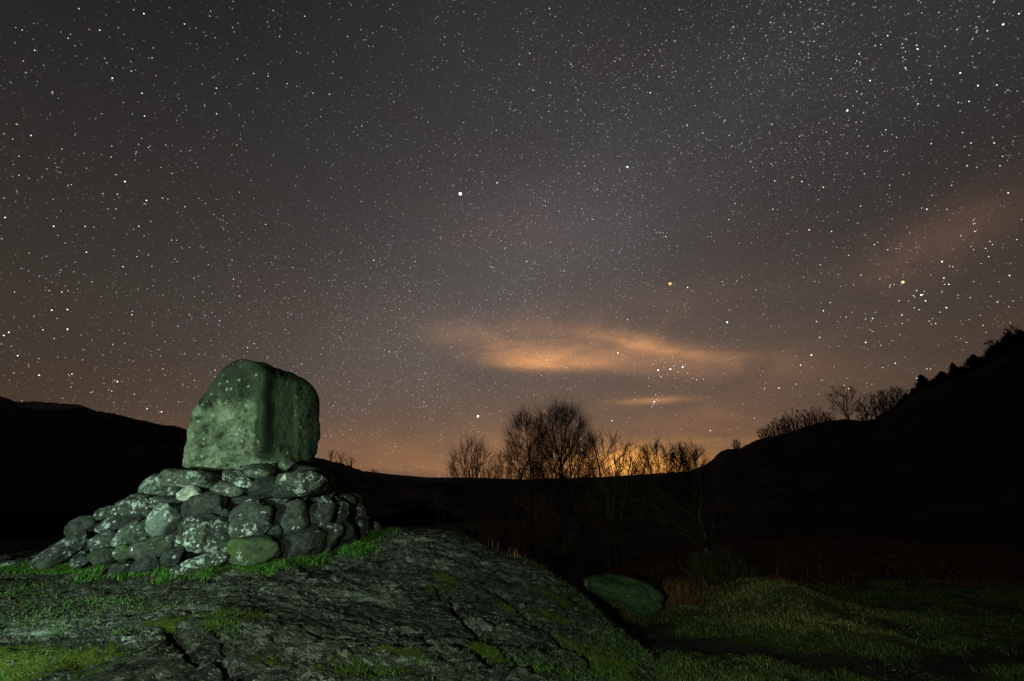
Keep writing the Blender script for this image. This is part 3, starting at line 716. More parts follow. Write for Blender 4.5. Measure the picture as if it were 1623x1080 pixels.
tag(blades('grass', np.c_[p, z], .06+.11*sstep(fbm(p[:, 0]*5, p[:, 1]*5, o=2), -.5, .4), .006, G1, lean=.62, stiff=.45, seed=4), kind='stuff', label='lush green grass growing round the foot of the cairn', cat='grass')
# dry tufts
P_ = []
for (px, py, nb, s_) in [(75, 905, 500, .12), (150, 905, 700, .10), (235, 908, 300, .08), (428, 890, 900, .09), (470, 880, 700, .06), (462, 893, 300, .05), (198, 902, 250, .06), (345, 908, 200, .05)]:
    c = hit(px, py, rock_base); r = np.random.default_rng(px); q = r.normal(0, s_, (nb, 2)); q[:, 1] *= .6; P_.append(q+c[:2])
p = np.concatenate(P_); z = zrock(p[:, 0], p[:, 1])
tag(blades('grass', np.c_[p, z-.01], .10, .0065, G2, lean=.7, stiff=.45, seed=5), kind='stuff', label='straw-coloured dead grass tufts hanging in front of the cairn', cat='grass')
# turf and tufts on the rock
P_ = []
for (px, py, nb, a, b_) in [(60, 975, 1400, .45, .14), (30, 940, 900, .3, .15), (150, 955, 700, .3, .08), (90, 1000, 350, .2, .06), (210, 965, 200, .15, .05), (353, 1010, 420, .06, .07), (365, 1020, 150, .04, .04),
                          (188, 1003, 130, .06, .03), (285, 960, 160, .3, .03), (345, 938, 130, .09, .02), (240, 1004, 100, .07, .03), (705, 915, 160, .1, .05), (712, 935, 220, .05, .1), (813, 962, 240, .18, .05), (850, 985, 140, .14, .04),
                          (790, 1040, 420, .22, .10), (870, 975, 220, .2, .08), (760, 1010, 90, .05, .05), (830, 1040, 200, .25, .06), (592, 1068, 240, .06, .10), (690, 1060, 130, .2, .05), (880, 935, 250, .3, .08), (945, 1060, 900, .25, .3), (900, 1075, 420, .25, .1), (960, 1010, 900, .2, .25), (1000, 1040, 1200, .15, .3), (930, 1070, 900, .3, .12), (985, 985, 500, .1, .15), (560, 1070, 300, .3, .05), (60, 1055, 500, .5, .12), (370, 985, 160, .2, .1)]:
    c = hit(px, py, rock_base); r = np.random.default_rng(px*3+py); q = r.normal(0, 1, (nb, 2))*np.array([a, b_]); P_.append(q+c[:2])
p = np.concatenate(P_); z = zrock(p[:, 0], p[:, 1])
tag(blades('grass', np.c_[p, z-.005], .045, .0055, [(.045, .12, .025), (.03, .085, .02), (.075, .13, .03), (.10, .13, .04)], lean=.8, stiff=.5, seed=6), kind='stuff', label='sparse short turf sprouting from soil and cracks on the bare rock', cat='turf')
# meadow
def gz_(x, y): return ground_full(x.copy(), y.copy())[0]
r = np.random.default_rng(21); nb = 230000
x = r.uniform(.2, 11, nb); y = 3.6+ r.random(nb)**1.3*6.4
pd = seg_dist(x, y, path_w); ok = (pd > .26+.45*fbm(x*2.2, y*2.2, o=4)+.25*r.random(nb)) & (sdist(x, y, outline) > -.25) & (fbm(x*2.5, y*2.5, o=3) > -.42) & (np.abs(x/y) < 1.25)
x, y = x[ok], y[ok]
ye = blobs(x, y, [(1200, 955, 1.0, .9, 0, 1), (1290, 1000, .9, .4, -20, 1), (1400, 985, .8, .35, 0, .9), (1120, 960, .5, .5, 0, .6)], ground_base)*(.55+.9*sstep(fbm(x*2.4+7, y*2.4, o=3), -.3, .4))
MG = [(.060, .12, .025), (.040, .08, .020), (.085, .115, .032), (.10, .080, .040)]; MY = [(.34, .30, .12), (.26, .26, .09), (.16, .19, .06)]
sel = r.random(len(x)) < .04+.8*ye
for s_, cs, nm in ((~sel, MG, 'short green meadow grass beside the gravel path on the right'), (sel, MY, 'yellowish winter grass on the low mound right of the rock')):
    q = np.c_[x[s_], y[s_], gz_(x[s_], y[s_])-.005]
    tag(blades('grass', q, .03+.12*sstep(fbm(q[:, 0]*2.1+3, q[:, 1]*2.1, o=3), -.35, .45), .0062, cs, lean=1.1, stiff=.45, seed=31), kind='stuff', label=nm, cat='grass')
ra = np.random.default_rng(91); ed = outline[2:8]; tt = ra.uniform(0, len(ed)-1.001, 7000); ii = tt.astype(int); q = ed[ii]+(ed[ii+1]-ed[ii])*(tt-ii)[:, None]+ra.normal(0, .13, (7000, 2))+np.array([.06, 0])
q = q[fbm(q[:, 0]*3, q[:, 1]*3, o=3) > -.25]; zz = np.maximum(zrock(q[:, 0], q[:, 1]), gz_(q[:, 0], q[:, 1]))
tag(blades('grass', np.c_[q, zz-.01], .10, .006, [(.05, .11, .022), (.035, .08, .02), (.09, .10, .035)], lean=.9, stiff=.4, seed=92), kind='stuff', label='turf creeping over the right-hand edge of the rock slab', cat='turf')
# dead bracken and rust grass behind the rock and across the field
P_ = []; Ln = []
for (px, py, Yd, nb, a, b_, L) in [(850, 900, 7.4, 700, .30, .25, .30), (885, 905, 7.6, 1100, .35, .3, .36), (920, 915, 7.7, 1100, .35, .3, .32), (960, 920, 8.6, 1000, .35, .3, .34), (1000, 925, 8.9, 900, .4, .3, .34), (1050, 930, 8.9, 800, .25, .3, .48), (1060, 950, 8.0, 600, .2, .2, .42), (1195, 915, 9.6, 1000, .4, .3, .45), (1100, 960, 7.9, 350, .35, .12, .22)]:
    c = W3(px, py, Yd); r = np.random.default_rng(px); q = r.normal(0, 1, (nb, 2))*np.array([a, b_])+c[:2]; P_.append(q); Ln.append(np.full(nb, L))
p = np.concatenate(P_); z = np.maximum(gz_(p[:, 0], p[:, 1]), np.where(sdist(p[:, 0], p[:, 1], outline) < .5, zrock(p[:, 0], p[:, 1]), -9))
tag(blades('bracken', np.c_[p, z-.01], np.concatenate(Ln)*.85, .007, [(.22, .085, .040), (.16, .060, .032), (.25, .13, .06), (.12, .05, .03), (.12, .12, .05)], lean=.85, stiff=.5, seed=8), kind='stuff', label='rusty dead bracken and long grass behind the edge of the rock', cat='bracken')
r = np.random.default_rng(77); nb = 36000; x = r.uniform(1.0, 30, nb); y = r.uniform(9.6, 28, nb); ok = (np.abs(x/y) < 1.25) & (fbm(x*.7, y*.7, o=3) > -.3); x, y = x[ok], y[ok]
tag(blades('bracken', np.c_[x, y, gz_(x, y)-.01], .26, .018, [(.13, .040, .026), (.09, .030, .020), (.15, .060, .034)], lean=1.3, stiff=.4, seed=9), kind='stuff', label='field of collapsed reddish bracken below the dark hill', cat='bracken')

rr_ = np.random.default_rng(404); th_ = rr_.uniform(math.pi*.95, math.pi*2.05, 2600); gb = W3(982, 960, 7.55)
x = gb[0]+np.cos(th_)*(.64+rr_.normal(0, .10, 2600)); y = gb[1]+.05+np.sin(th_)*(.42+rr_.normal(0, .12, 2600))
tag(blades('grass', np.c_[x, y, gz_(x, y)-.01], .19, .007, [(.05, .09, .025), (.09, .075, .03), (.035, .065, .02), (.10, .06, .03)], lean=.8, stiff=.45, seed=44), kind='stuff', label='rough grass growing up against the green boulder', cat='grass')
# ------------------------------------------------------------------ loose boulders and stones
m_green = mat_stone('algae_green_rock', (.036, .072, .038), -.6, .30, rough_scale=2.4)
def gsurf(x, y): return np.maximum(ground_base(x, y), rock_base(x, y))
o = put_stone(985, 948, 132, 52, -12, m_green, gsurf, 'boulder', seed=43, depth=.55, pos=W3(982, 944, 7.75), sq=3.0, I=I4, rough=.22)
tag(o, 'low rounded boulder skinned with green algae, in the bracken right of the rock', 'boulder')
def loose(px, py, w, h, rot, mi, label, seed, surf=gsurf, depth=None, name='stone', dz=0):
    p = hit(px, py, surf) + np.array([0, 0, dz])
    o = put_stone(px, py, w, h, rot, M_st[mi], surf, name, seed=seed, pos=p, depth=depth); tag(o, label, 'stone'); return o
loose(1196, 934, 26, 18, 5, 4, 'small grey stone on top of the grassy mound beside the dark bush', 61)
loose(206, 1023, 54, 15, 6, 2, 'pale lichen-crusted slab lying over the crack at lower left of the rock', 62, depth=.12)
loose(362, 1052, 22, 19, 30, 2, 'small white-crusted stone at the lip of the wide crack, bottom of the picture', 63, depth=.07)
loose(749, 984, 15, 17, -50, 4, 'smooth grey knob of stone beside the winding crack in the middle of the rock', 64, depth=.06)
loose(771, 996, 30, 18, -25, 4, 'rounded grey stone set right of the winding crack', 65, depth=.08)
loose(828, 960, 12, 8, 0, 4, 'tiny pale pebble by the grassy crack on the right slope of the rock', 66, depth=.03)
loose(30, 894, 90, 14, 4, 0, 'low dark ledge stone left of the cairn at the picture edge', 67, depth=.3)

# ------------------------------------------------------------------ bare winter trees
def tube_mesh(segs, sides):
    """segs: array (n, 8): p0 xyz, r0, p1 xyz, r1"""
    A = np.asarray(segs, float); p0, r0, p1, r1 = A[:, :3], A[:, 3], A[:, 4:7], A[:, 7]
    d = p1-p0; L = np.linalg.norm(d, axis=1)[:, None]+1e-9; d = d/L
    ref = np.where(np.abs(d[:, 2:3]) > .9, np.array([[1., 0, 0]]), np.array([[0, 0, 1.]]))
    s = np.cross(d, ref); s /= np.linalg.norm(s, axis=1)[:, None]; t = np.cross(d, s)
    V = np.zeros((len(A), 2*sides, 3))
    for k in range(sides):
        a = 2*math.pi*k/sides; c = s*math.cos(a)+t*math.sin(a)
        V[:, k] = p0+c*r0[:, None]; V[:, sides+k] = p1+d*(r1*.3)[:, None]+c*r1[:, None]
    o = np.arange(len(A))[:, None]*2*sides; Fc = []
    for k in range(sides):
        k2 = (k+1) % sides; Fc.append(np.concatenate([o+k, o+k2, o+sides+k2, o+sides+k], 1))
    return V.reshape(-1, 3), np.concatenate(Fc)
def curve_pts(a, b_, bend, nseg, jit, r):
    """from a to b, leaving along 'bend' direction"""
    L = np.linalg.norm(b_-a); c = a+bend*L*.5; t = np.linspace(0, 1, nseg+1)[:, None]
    p = (1-t)**2*a+2*(1-t)*t*c+t*t*b_
    w = np.cumsum(r.normal(0, 1, (nseg+1, 3)), 0)*jit*L/nseg; w -= w[0]+(w[-1]-w[0])*t
    return p+w
def add_curve(out, pts, r0, r1):
    n_ = len(pts)-1
    for i in range(n_):
        out.append((*pts[i], r0+(r1-r0)*i/n_, *pts[i+1], r0+(r1-r0)*(i+1)/n_))
def env_points(r, n_, c, e, low=-.3, shell=.75):
    i = np.arange(n_)+.5; z = low+(1-low)*(1-i/n_)*.985; ph = i*2.39996+r.uniform(0, 6.28); q = np.sqrt(np.maximum(0, 1-z*z))
    v = np.stack([np.cos(ph)*q, np.sin(ph)*q, z], 1)+r.normal(0, .08, (n_, 3))
    v = v*((np.abs(v)**2.9).sum(1)**(-1/2.9)*np.linalg.norm(v, axis=1)**0)[:, None]
    return c+v*e*r.uniform(shell, 1.0, (n_, 1))
def tree(name, base, H, cw, label, cat='tree', group=None, seed=1, stems=1, limbs=12, subs=9, twigs=9, crown_lo=.25, tr=.09, spread=.1, upsweep=.6, droop=0., bark=None, twr=.006, shell=.7, scale_t=1.0, twlen=.16, low=-.25):
    r = np.random.default_rng(seed); root = empty(name, base, label, cat, group)
    T, C = [], []
    c = np.array([0, 0, H*(crown_lo+1)/2]); e = np.array([cw/2, cw/2, H*(1-crown_lo)/2])
    L1 = []
    for s_ in range(stems):
        a = 2*math.pi*s_/max(stems, 1)+r.uniform(0, 1); off = np.array([math.cos(a), math.sin(a), 0])*(spread if stems > 1 else 0)
        top = np.array([off[0]*cw*.9, off[1]*cw*.9, H*r.uniform(.80, .97) if stems > 1 else H*.96])
        if stems > 1: top[:2] = np.array([math.cos(a), math.sin(a)])*cw*.5*r.uniform(.12, .60)
        pts = curve_pts(off*.5, top, np.array([0, 0, 1.]), 12, .16, r)
        rad = tr*(1 if stems == 1 else r.uniform(.6, 1))
        cut = 7 if stems == 1 else 6
        n_ = 12; T = []
        for i in range(n_):
            q = (*pts[i], rad*(1-i/n_)**.8+twr, *pts[i+1], rad*(1-(i+1)/n_)**.8+twr)
            (T if i < cut else C).append(q)
        V, Fc = tube_mesh(T, 7); mesh_obj('trunk' if stems == 1 else 'stem', V, Fc, bark or M_bark, parent=root)
        L1.append((pts, rad))
    nl = max(1, limbs)
    tg = env_points(r, nl, c, e, low=low, shell=shell)
    for tpt in tg:
        pts, rad = L1[r.integers(0, len(L1))]
        # a limb leaves the trunk below its target
        h0 = max(crown_lo*.55*H, tpt[2]-np.hypot(tpt[0], tpt[1])*r.uniform(.6, 1.2)-.12*H); h0 = min(h0, .86*H)
        i = int(np.clip(np.argmin(np.abs(pts[:, 2]-h0)), 1, 11)); a = pts[i]
        lr = rad*(1-i/12.)**.8*.55+twr
        out = tpt-a; out /= np.linalg.norm(out)+1e-9
        bend = out*(1-upsweep*.3)+np.array([out[0], out[1], 0])*upsweep*.6
        lp = curve_pts(a, tpt, bend, 7, .22, r); add_curve(C, lp, lr, twr*1.2)
        for _ in range(subs):
            t = r.uniform(.40, 1.0); j = min(6, int(t*7)); p0 = lp[j]+(lp[j+1]-lp[j])*(t*7-j if t < 1 else 1)
            dd = (lp[min(7, j+1)]-lp[j]); dd /= np.linalg.norm(dd)+1e-9
            rd = r.normal(0, .42, 3); oc = (p0-c)/e; dn = dd*.8+rd+.45*oc+np.array([0, 0, .22*upsweep-droop]); dn /= np.linalg.norm(dn)
            Ls = H*twlen*r.uniform(.5, 1.2); p1 = p0+dn*Ls
            # keep inside the envelope
            q = (p1-c)/e; qn = np.linalg.norm(q)
            if qn > 1.06: p1 = c+q/qn*e*r.uniform(.93, 1.06)
            if p1[2] < .02: continue
            sp_ = curve_pts(p0, p1, dn, 4, .25, r); add_curve(C, sp_, max(lr*.3*(1-t), twr*.95), twr*.7)
            for _ in range(twigs):
                u = r.uniform(.1, 1.0); jj = min(3, int(u*4)); b0 = sp_[jj]+(sp_[jj+1]-sp_[jj])*(u*4-jj if u < 1 else 1)
                d2 = dn+r.normal(0, .42, 3)+np.array([0, 0, .15*upsweep-droop]); d2 /= np.linalg.norm(d2); l2 = Ls*r.uniform(.25, .6)
                m_ = b0+d2*l2*.5; e_ = m_+(d2+r.normal(0, .25, 3))*l2*.5
                C.append((*b0, twr*.75, *m_, twr*.6)); C.append((*m_, twr*.6, *e_, twr*.3))
    V, Fc = tube_mesh(C, 3); mesh_obj('crown', V, Fc, M_twig, parent=root, smooth=False)
    return root
def base_at(px, Yd, dz=0):
    d = ray(px, 760); x = d[0]/d[1]*Yd; return (x, Yd, float(gz_(np.array([x]), np.array([float(Yd)]))[0])-.05+dz)
def tree_at(name, px, Yd, top_py, wpx, label, **kw):
    b_ = base_at(px, Yd); top = W3(px, top_py, Yd); H = top[2]-b_[2]; k = Yd/ray(px, top_py)[1]/F
    return tree(name, b_, H, wpx*k, label, **kw)
tree_at('birch_tree', 892, 26, 645, 98, 'tallest bare birch with a broad domed crown of fine twigs, centre of the horizon', seed=5, limbs=62, subs=13, twigs=7, crown_lo=.38, tr=.12, stems=3, spread=.35, upsweep=.8, bark=M_birch, twr=.0058, shell=.72, twlen=.20, low=-.35, group='bare birches in the middle distance')
tree_at('birch_tree', 836, 27, 652, 62, 'narrower bare birch just left of the tallest one, slightly lower', seed=8, limbs=32, subs=13, twigs=7, crown_lo=.38, tr=.09, stems=2, spread=.3, upsweep=.8, bark=M_birch, twr=.0058, shell=.72, twlen=.19, low=-.35, group='bare birches in the middle distance')
tree_at('hazel_bush', 748, 20, 698, 78, 'fan of upright bare stems with one pale trunk, left of the birches', cat='bush', seed=12, stems=20, limbs=30, subs=8, twigs=4, crown_lo=.38, tr=.034, spread=.3, upsweep=1.2, twr=.006, low=.1, bark=M_birch)
tree_at('hazel_bush', 796, 23, 722, 60, 'low bare bush between the fan of stems and the left birch', cat='bush', seed=13, stems=8, limbs=18, subs=10, twigs=5, crown_lo=.35, tr=.03, spread=.3, upsweep=1.0, twr=.006)
tree_at('alder_tree', 968, 22, 684, 118, 'spreading bare tree with crooked upturned branches right of the tallest birch', seed=15, limbs=26, subs=8, twigs=3, crown_lo=.38, tr=.09, stems=6, spread=.9, upsweep=.9, twr=.0085, shell=.7, low=-.1)
tree_at('alder_tree', 928, 24, 696, 80, 'smaller bare tree filling the gap in front of the orange glow', seed=17, limbs=15, subs=7, twigs=4, crown_lo=.30, tr=.06, stems=4, spread=.4, upsweep=.9, twr=.0075)
tree_at('willow_bush', 1048, 24, 700, 84, 'dense round bare bush to the right of the glow, at the foot of the hill', cat='bush', seed=19, stems=9, limbs=32, subs=12, twigs=6, crown_lo=.30, tr=.04, spread=.3, upsweep=.9, twr=.008)
tree_at('willow_bush', 1094, 25, 702, 66, 'dense bare bush tucked against the left end of the hill', cat='bush', seed=20, stems=9, limbs=36, subs=12, twigs=6, crown_lo=.30, tr=.04, spread=.3, upsweep=.9, twr=.008)
tree_at('willow_bush', 1008, 23, 716, 76, 'low tangled bush under the brightest part of the glow', cat='bush', seed=22, stems=7, limbs=18, subs=8, twigs=5, crown_lo=.3, tr=.035, spread=.3, upsweep=.9, twr=.0075)
tree_at('willow_bush', 870, 22, 738, 150, 'wide dark thicket under the two birches', cat='bush', seed=24, stems=9, limbs=34, subs=12, twigs=6, crown_lo=.1, tr=.035, spread=.4, upsweep=.6, twr=.007, low=-.6)
tree_at('sapling', 697, 13.5, 772, 26, 'thin pale sapling standing alone behind the crest of the rock', seed=26, limbs=7, subs=4, twigs=2, crown_lo=.35, tr=.022, upsweep=.9, twr=.0035, bark=M_birch)
tree_at('ash_tree', 1108, 14.5, 742, 190, 'slender bare tree with long sideways branches rising behind the dark bush', seed=28, limbs=26, subs=8, twigs=4, crown_lo=.22, tr=.075, upsweep=.5, twr=.0055, bark=M_birch, shell=.8, low=-.5)
# trees on the right-hand hill
def hill_tree(name, px, py_base, top_py, wpx, Yd, label, **kw):
    d = ray(px, py_base); b_ = d/math.hypot(d[0], d[1])*Yd; top = ray(px, top_py); H = top[2]/math.hypot(top[0], top[1])*Yd-b_[2]; k = b_[1]/d[1]/F
    b_ = b_+np.array([0, 0, -.3]); return tree(name, tuple(b_), H+.3, wpx*k, label, **kw)
hill_tree('birch_tree', 1345, 667, 610, 46, 78, 'lone bare tree with two pale stars above it on the knoll of the right-hand hill', seed=31, limbs=20, subs=9, twigs=5, crown_lo=.22, tr=.06, stems=3, spread=.4, upsweep=.9, twr=.014, low=-.5)
hn = 0
for (px, pb, pt, w, lab) in [(1212, 695, 676, 22, 'smallest bush at the left end of the row on the hill shoulder'), (1238, 689, 661, 26, 'second bush of the hill-shoulder row, thin and upright'), (1262, 683, 648, 34, 'third bush of the hill-shoulder row, spiky top'), (1296, 673, 643, 36, 'rounded bush at the right end of the hill-shoulder row'),
                             (1372, 667, 636, 22, 'small bush in the dip right of the lone tree on the knoll'), (1392, 661, 622, 36, 'ragged leaning bush above the dip of the hill'), (1416, 648, 612, 34, 'ragged bush where the steep slope begins'),
                             (1225, 692, 670, 26, 'thin bush between the two leftmost of the hill-shoulder row'), (1250, 686, 658, 26, 'thin bush between the second and third of the hill-shoulder row'), (1280, 676, 650, 30, 'thin bush left of the rounded one in the hill-shoulder row'), (1312, 668, 652, 24, 'small bush just left of the lone knoll tree'), (1404, 654, 618, 30, 'twiggy bush between the two ragged ones on the slope'), (1430, 640, 612, 24, 'twiggy bush touching the lowest conifer'),
             (1168, 712, 696, 14, 'tiny lone bush on the lowest step of the hill'), (1582, 566, 536, 26, 'wispy bare bush just left of the last conifers'), (1612, 548, 515, 26, 'wispy bare bush rising by the right edge of the picture')]:
    hn += 1
    hill_tree('hill_bush', px, pb, pt, w, 79, lab, cat='bush', group='bushes on the skyline of the right-hand hill', seed=60+hn, stems=8, limbs=24, subs=8, twigs=5, crown_lo=.02, tr=.035, spread=.6, upsweep=.9, twr=.014, low=-.7)
for i, (px, pb, pt, w, lab) in enumerate([(524, 732, 712, 12, 'thin spiky bush right beside the boulder on the left ridge'), (540, 737, 715, 22, 'bushy clump on the left ridge, right of the boulder'), (556, 742, 724, 18, 'smaller clump right of the bushy one on the left ridge'), (592, 753, 742, 16, 'lowest little bush at the right end of the left ridge')]):
    hill_tree('ridge_bush', px, pb, pt, w, 150, lab, cat='bush', group='bushes on the ridge beside the boulder', seed=80+i, stems=4, limbs=8, subs=5, twigs=3, crown_lo=.1, tr=.06, spread=.3, upsweep=.8, twr=.035)
# conifers along the steep ridge
def conifer(px, py_base, top_py, wpx, Yd, label, seed):
    r = np.random.default_rng(seed); d = ray(px, py_base); b_ = d/math.hypot(d[0], d[1])*Yd; k = b_[1]/d[1]/F
    top = ray(px, top_py); H = top[2]/math.hypot(top[0], top[1])*Yd-b_[2]+.8; Wd = wpx*k/2; b_[2] -= .8
    root = empty('conifer_tree', tuple(b_), label, 'tree', 'conifers along the steep ridge')
    V, Fc = tube_mesh([(0, 0, 0, .12, 0, 0, H*.97, .02)], 6); mesh_obj('trunk', V, Fc, M_bark, parent=root)
    Vs, Fs = [], []
    for j in range(700):
        t = r.random()**.8; h = H*(.10+.90*t); R_ = Wd*1.45*(1-t)**.85*(.35+.85*r.random())+.08; a = r.uniform(0, 6.283)
        o_ = np.array([math.cos(a), math.sin(a), 0]); s_ = np.array([-o_[1], o_[0], 0]); rr = R_*r.uniform(.2, .8)
        c = np.array([0, 0, h])+o_*rr; tip = c+o_*R_*.55+np.array([0, 0, r.uniform(-.12, .18)*R_]); wd = .07+R_*.14
        i0 = len(Vs); Vs += [c-s_*wd, c+s_*wd+np.array([0, 0, r.uniform(-.1, .1)]), tip, c+np.array([0, 0, -.18])-o_*.1]; Fs += [(i0, i0+1, i0+2), (i0, i0+2, i0+3)]
    mesh_obj('crown', Vs, Fs, M_needle, parent=root, smooth=False)
cons = [(1438, 634, 624, 20), (1449, 628, 615, 13), (1466, 618, 593, 25), (1480, 614, 602, 16), (1497, 607, 588, 30), (1517, 602, 574, 21), (1527, 596, 580, 15), (1549, 586, 561, 33), (1560, 581, 566, 14), (1579, 570, 546, 28), (1588, 564, 540, 17), (1606, 552, 526, 34), (1623, 542, 522, 24)]
ordn = ['first', 'second', 'third', 'fourth', 'fifth', 'sixth', 'seventh', 'eighth', 'ninth', 'tenth', 'eleventh', 'twelfth', 'thirteenth']
for i, c in enumerate(cons): conifer(*c, 84, 'dark conifer on the steep ridge, %s of the row counted from the left' % ordn[i], 200+i)

# the dark evergreen broom bush beside the mound
def broom(px, Yd, wpx, top_py, label, seed):
    r = np.random.default_rng(seed); b_ = base_at(px, Yd); top = W3(px, top_py, Yd); H = top[2]-b_[2]; Wd = wpx*Yd/ray(px, 900)[1]/F/2
    root = empty('broom_bush', b_, label, 'bush'); T, C = [], []
    for s_ in range(90):
        a = r.uniform(0, 6.283); q = math.sqrt(r.random()); tip = np.array([math.cos(a)*Wd*q, math.sin(a)*Wd*q*.8, H*(1-.62*q**2.5)*r.uniform(.8, 1.0)])
        pts = curve_pts(np.array([tip[0]*.75, tip[1]*.75, 0]), tip, np.array([0, 0, 1.]), 5, .15, r)
        add_curve(T if s_ < 14 else C, pts, .010, .004)
        for _ in range(34):
            t = r.uniform(.15, 1); j = min(4, int(t*5)); p0 = pts[j]+(pts[j+1]-pts[j])*(t*5-j)
            dn = np.array([math.cos(a)*.35*q, math.sin(a)*.35*q, 1])+r.normal(0, .35, 3); dn /= np.linalg.norm(dn); p1 = p0+dn*H*r.uniform(.10, .26)
            C.append((*p0, .004, *p1, .0018))
    V, Fc = tube_mesh(T, 5); mesh_obj('stem', V, Fc, M_bark, parent=root)
    V, Fc = tube_mesh(C, 3); mesh_obj('foliage', V, Fc, mat_plain('broom_green', (.034, .034, .014), .4, 5), parent=root, smooth=False)
broom(1122, 8.7, 118, 868, 'dense dark green broom bush of thin upright stems between the green boulder and the mound', 3)
# pale tussocks
for i, (px, py, Yd, nb, w, lab) in enumerate([(1236, 936, 9.6, 1500, .30, 'pale straw tussock beside the small stone behind the mound'), (1540, 938, 9.8, 700, .35, 'faint brown tussock at the far edge of the meadow on the right')]):
    c = W3(px, py, Yd); r = np.random.default_rng(px); q = r.normal(0, 1, (nb, 2))*np.array([w, .14])+c[:2]
    tag(blades('tussock', np.c_[q, gz_(q[:, 0], q[:, 1])-.01], .20, .010, [(.28, .20, .10), (.22, .16, .08), (.16, .11, .06)] if i == 0 else [(.12, .07, .04), (.09, .05, .03)], lean=.55, stiff=.35, seed=90+i), label=lab, cat='tussock')

# ------------------------------------------------------------------ far lights in the valley
def emit(name, col, st):
    m = bpy.data.materials.new(name); m.use_nodes = True; nt = m.node_tree; nt.nodes.clear()
    e = nt.nodes.new('ShaderNodeEmission'); e.inputs[0].default_value = (*col, 1); e.inputs[1].default_value = st
    o = nt.nodes.new('ShaderNodeOutputMaterial'); nt.links.new(e.outputs[0], o.inputs[0]); m.cycles.emission_sampling = 'NONE'; return m
i2 = ico(2)
def bead(name, px, py, Yd, dia_px, m, label, cat, group=None):
    p = W3(px, py, Yd); rr = dia_px/2*Yd/ray(px, py)[1]/F
    o = mesh_obj(name, i2[0]*rr, i2[1], m, loc=p); return tag(o, label, cat, group)
bead('house_lamp', 825, 799, 60, 2.6, emit('lamp_orange', (1, .45, .12), .8), 'tiny orange house light glimmering through the thicket left of the birches', 'lamp')
bead('house_lamp', 1430, 737, 60, 1.6, emit('lamp_blue', (.15, .18, 1), .6), 'tiny blue point of light low on the dark right-hand hill', 'lamp')

# ------------------------------------------------------------------ stars
RS = 9000.0
WHT, BLU, YEL, ORA, PNK = (1, .97, .95), (.70, .84, 1.0), (1, .88, .58), (1, .58, .20), (1, .70, .84)
big = [(729.5, 307.5, 6.4, WHT, 5, 'brightest white star, high above the middle of the picture'), (1062, 450, 6.2, ORA, 2.6, 'bright orange star above the belt of three'),
       (1431, 447.5, 6.0, (1, .66, .30), 2.6, 'bright yellow-orange star beside the loose cluster at right'), (757.5, 660, 4.8, WHT, 4, 'bright white star low in the sky left of the tall birch'),
       (994.5, 265, 4.0, BLU, 3, 'blue-white star right of and above the brightest star'), (1152.5, 511, 4.0, BLU, 3, 'blue-white star low right of the bright orange star'),
       (1343, 175.5, 4.2, BLU, 3, 'bluish star standing alone in the upper right of the sky'), (1043, 587, 3.6, WHT, 3, 'left star of the belt of three beside the orange cloud'),
       (1062.5, 585.5, 3.8, WHT, 3, 'middle star of the belt of three beside the orange cloud'), (1082, 582, 3.6, WHT, 3, 'right star of the belt of three beside the orange cloud'),
       (1037, 637, 4.2, PNK, 2.5, 'pinkish star in the small sword below the belt of three'), (1083, 706.5, 4.2, YEL, 3, 'star shining through the bare bush left of the hill'),
       (788, 290, 3.2, BLU, 2, 'small blue-white star just up and right of the brightest star'), (1590, 39, 4.0, YEL, 2.5, 'warm white star in the top right corner')]
for (px, py, dia, c, st, lab) in big:
    bead('bright_star', px, py, RS, dia*.72, emit('starlight', c, st*.55), lab, 'star', 'bright stars')
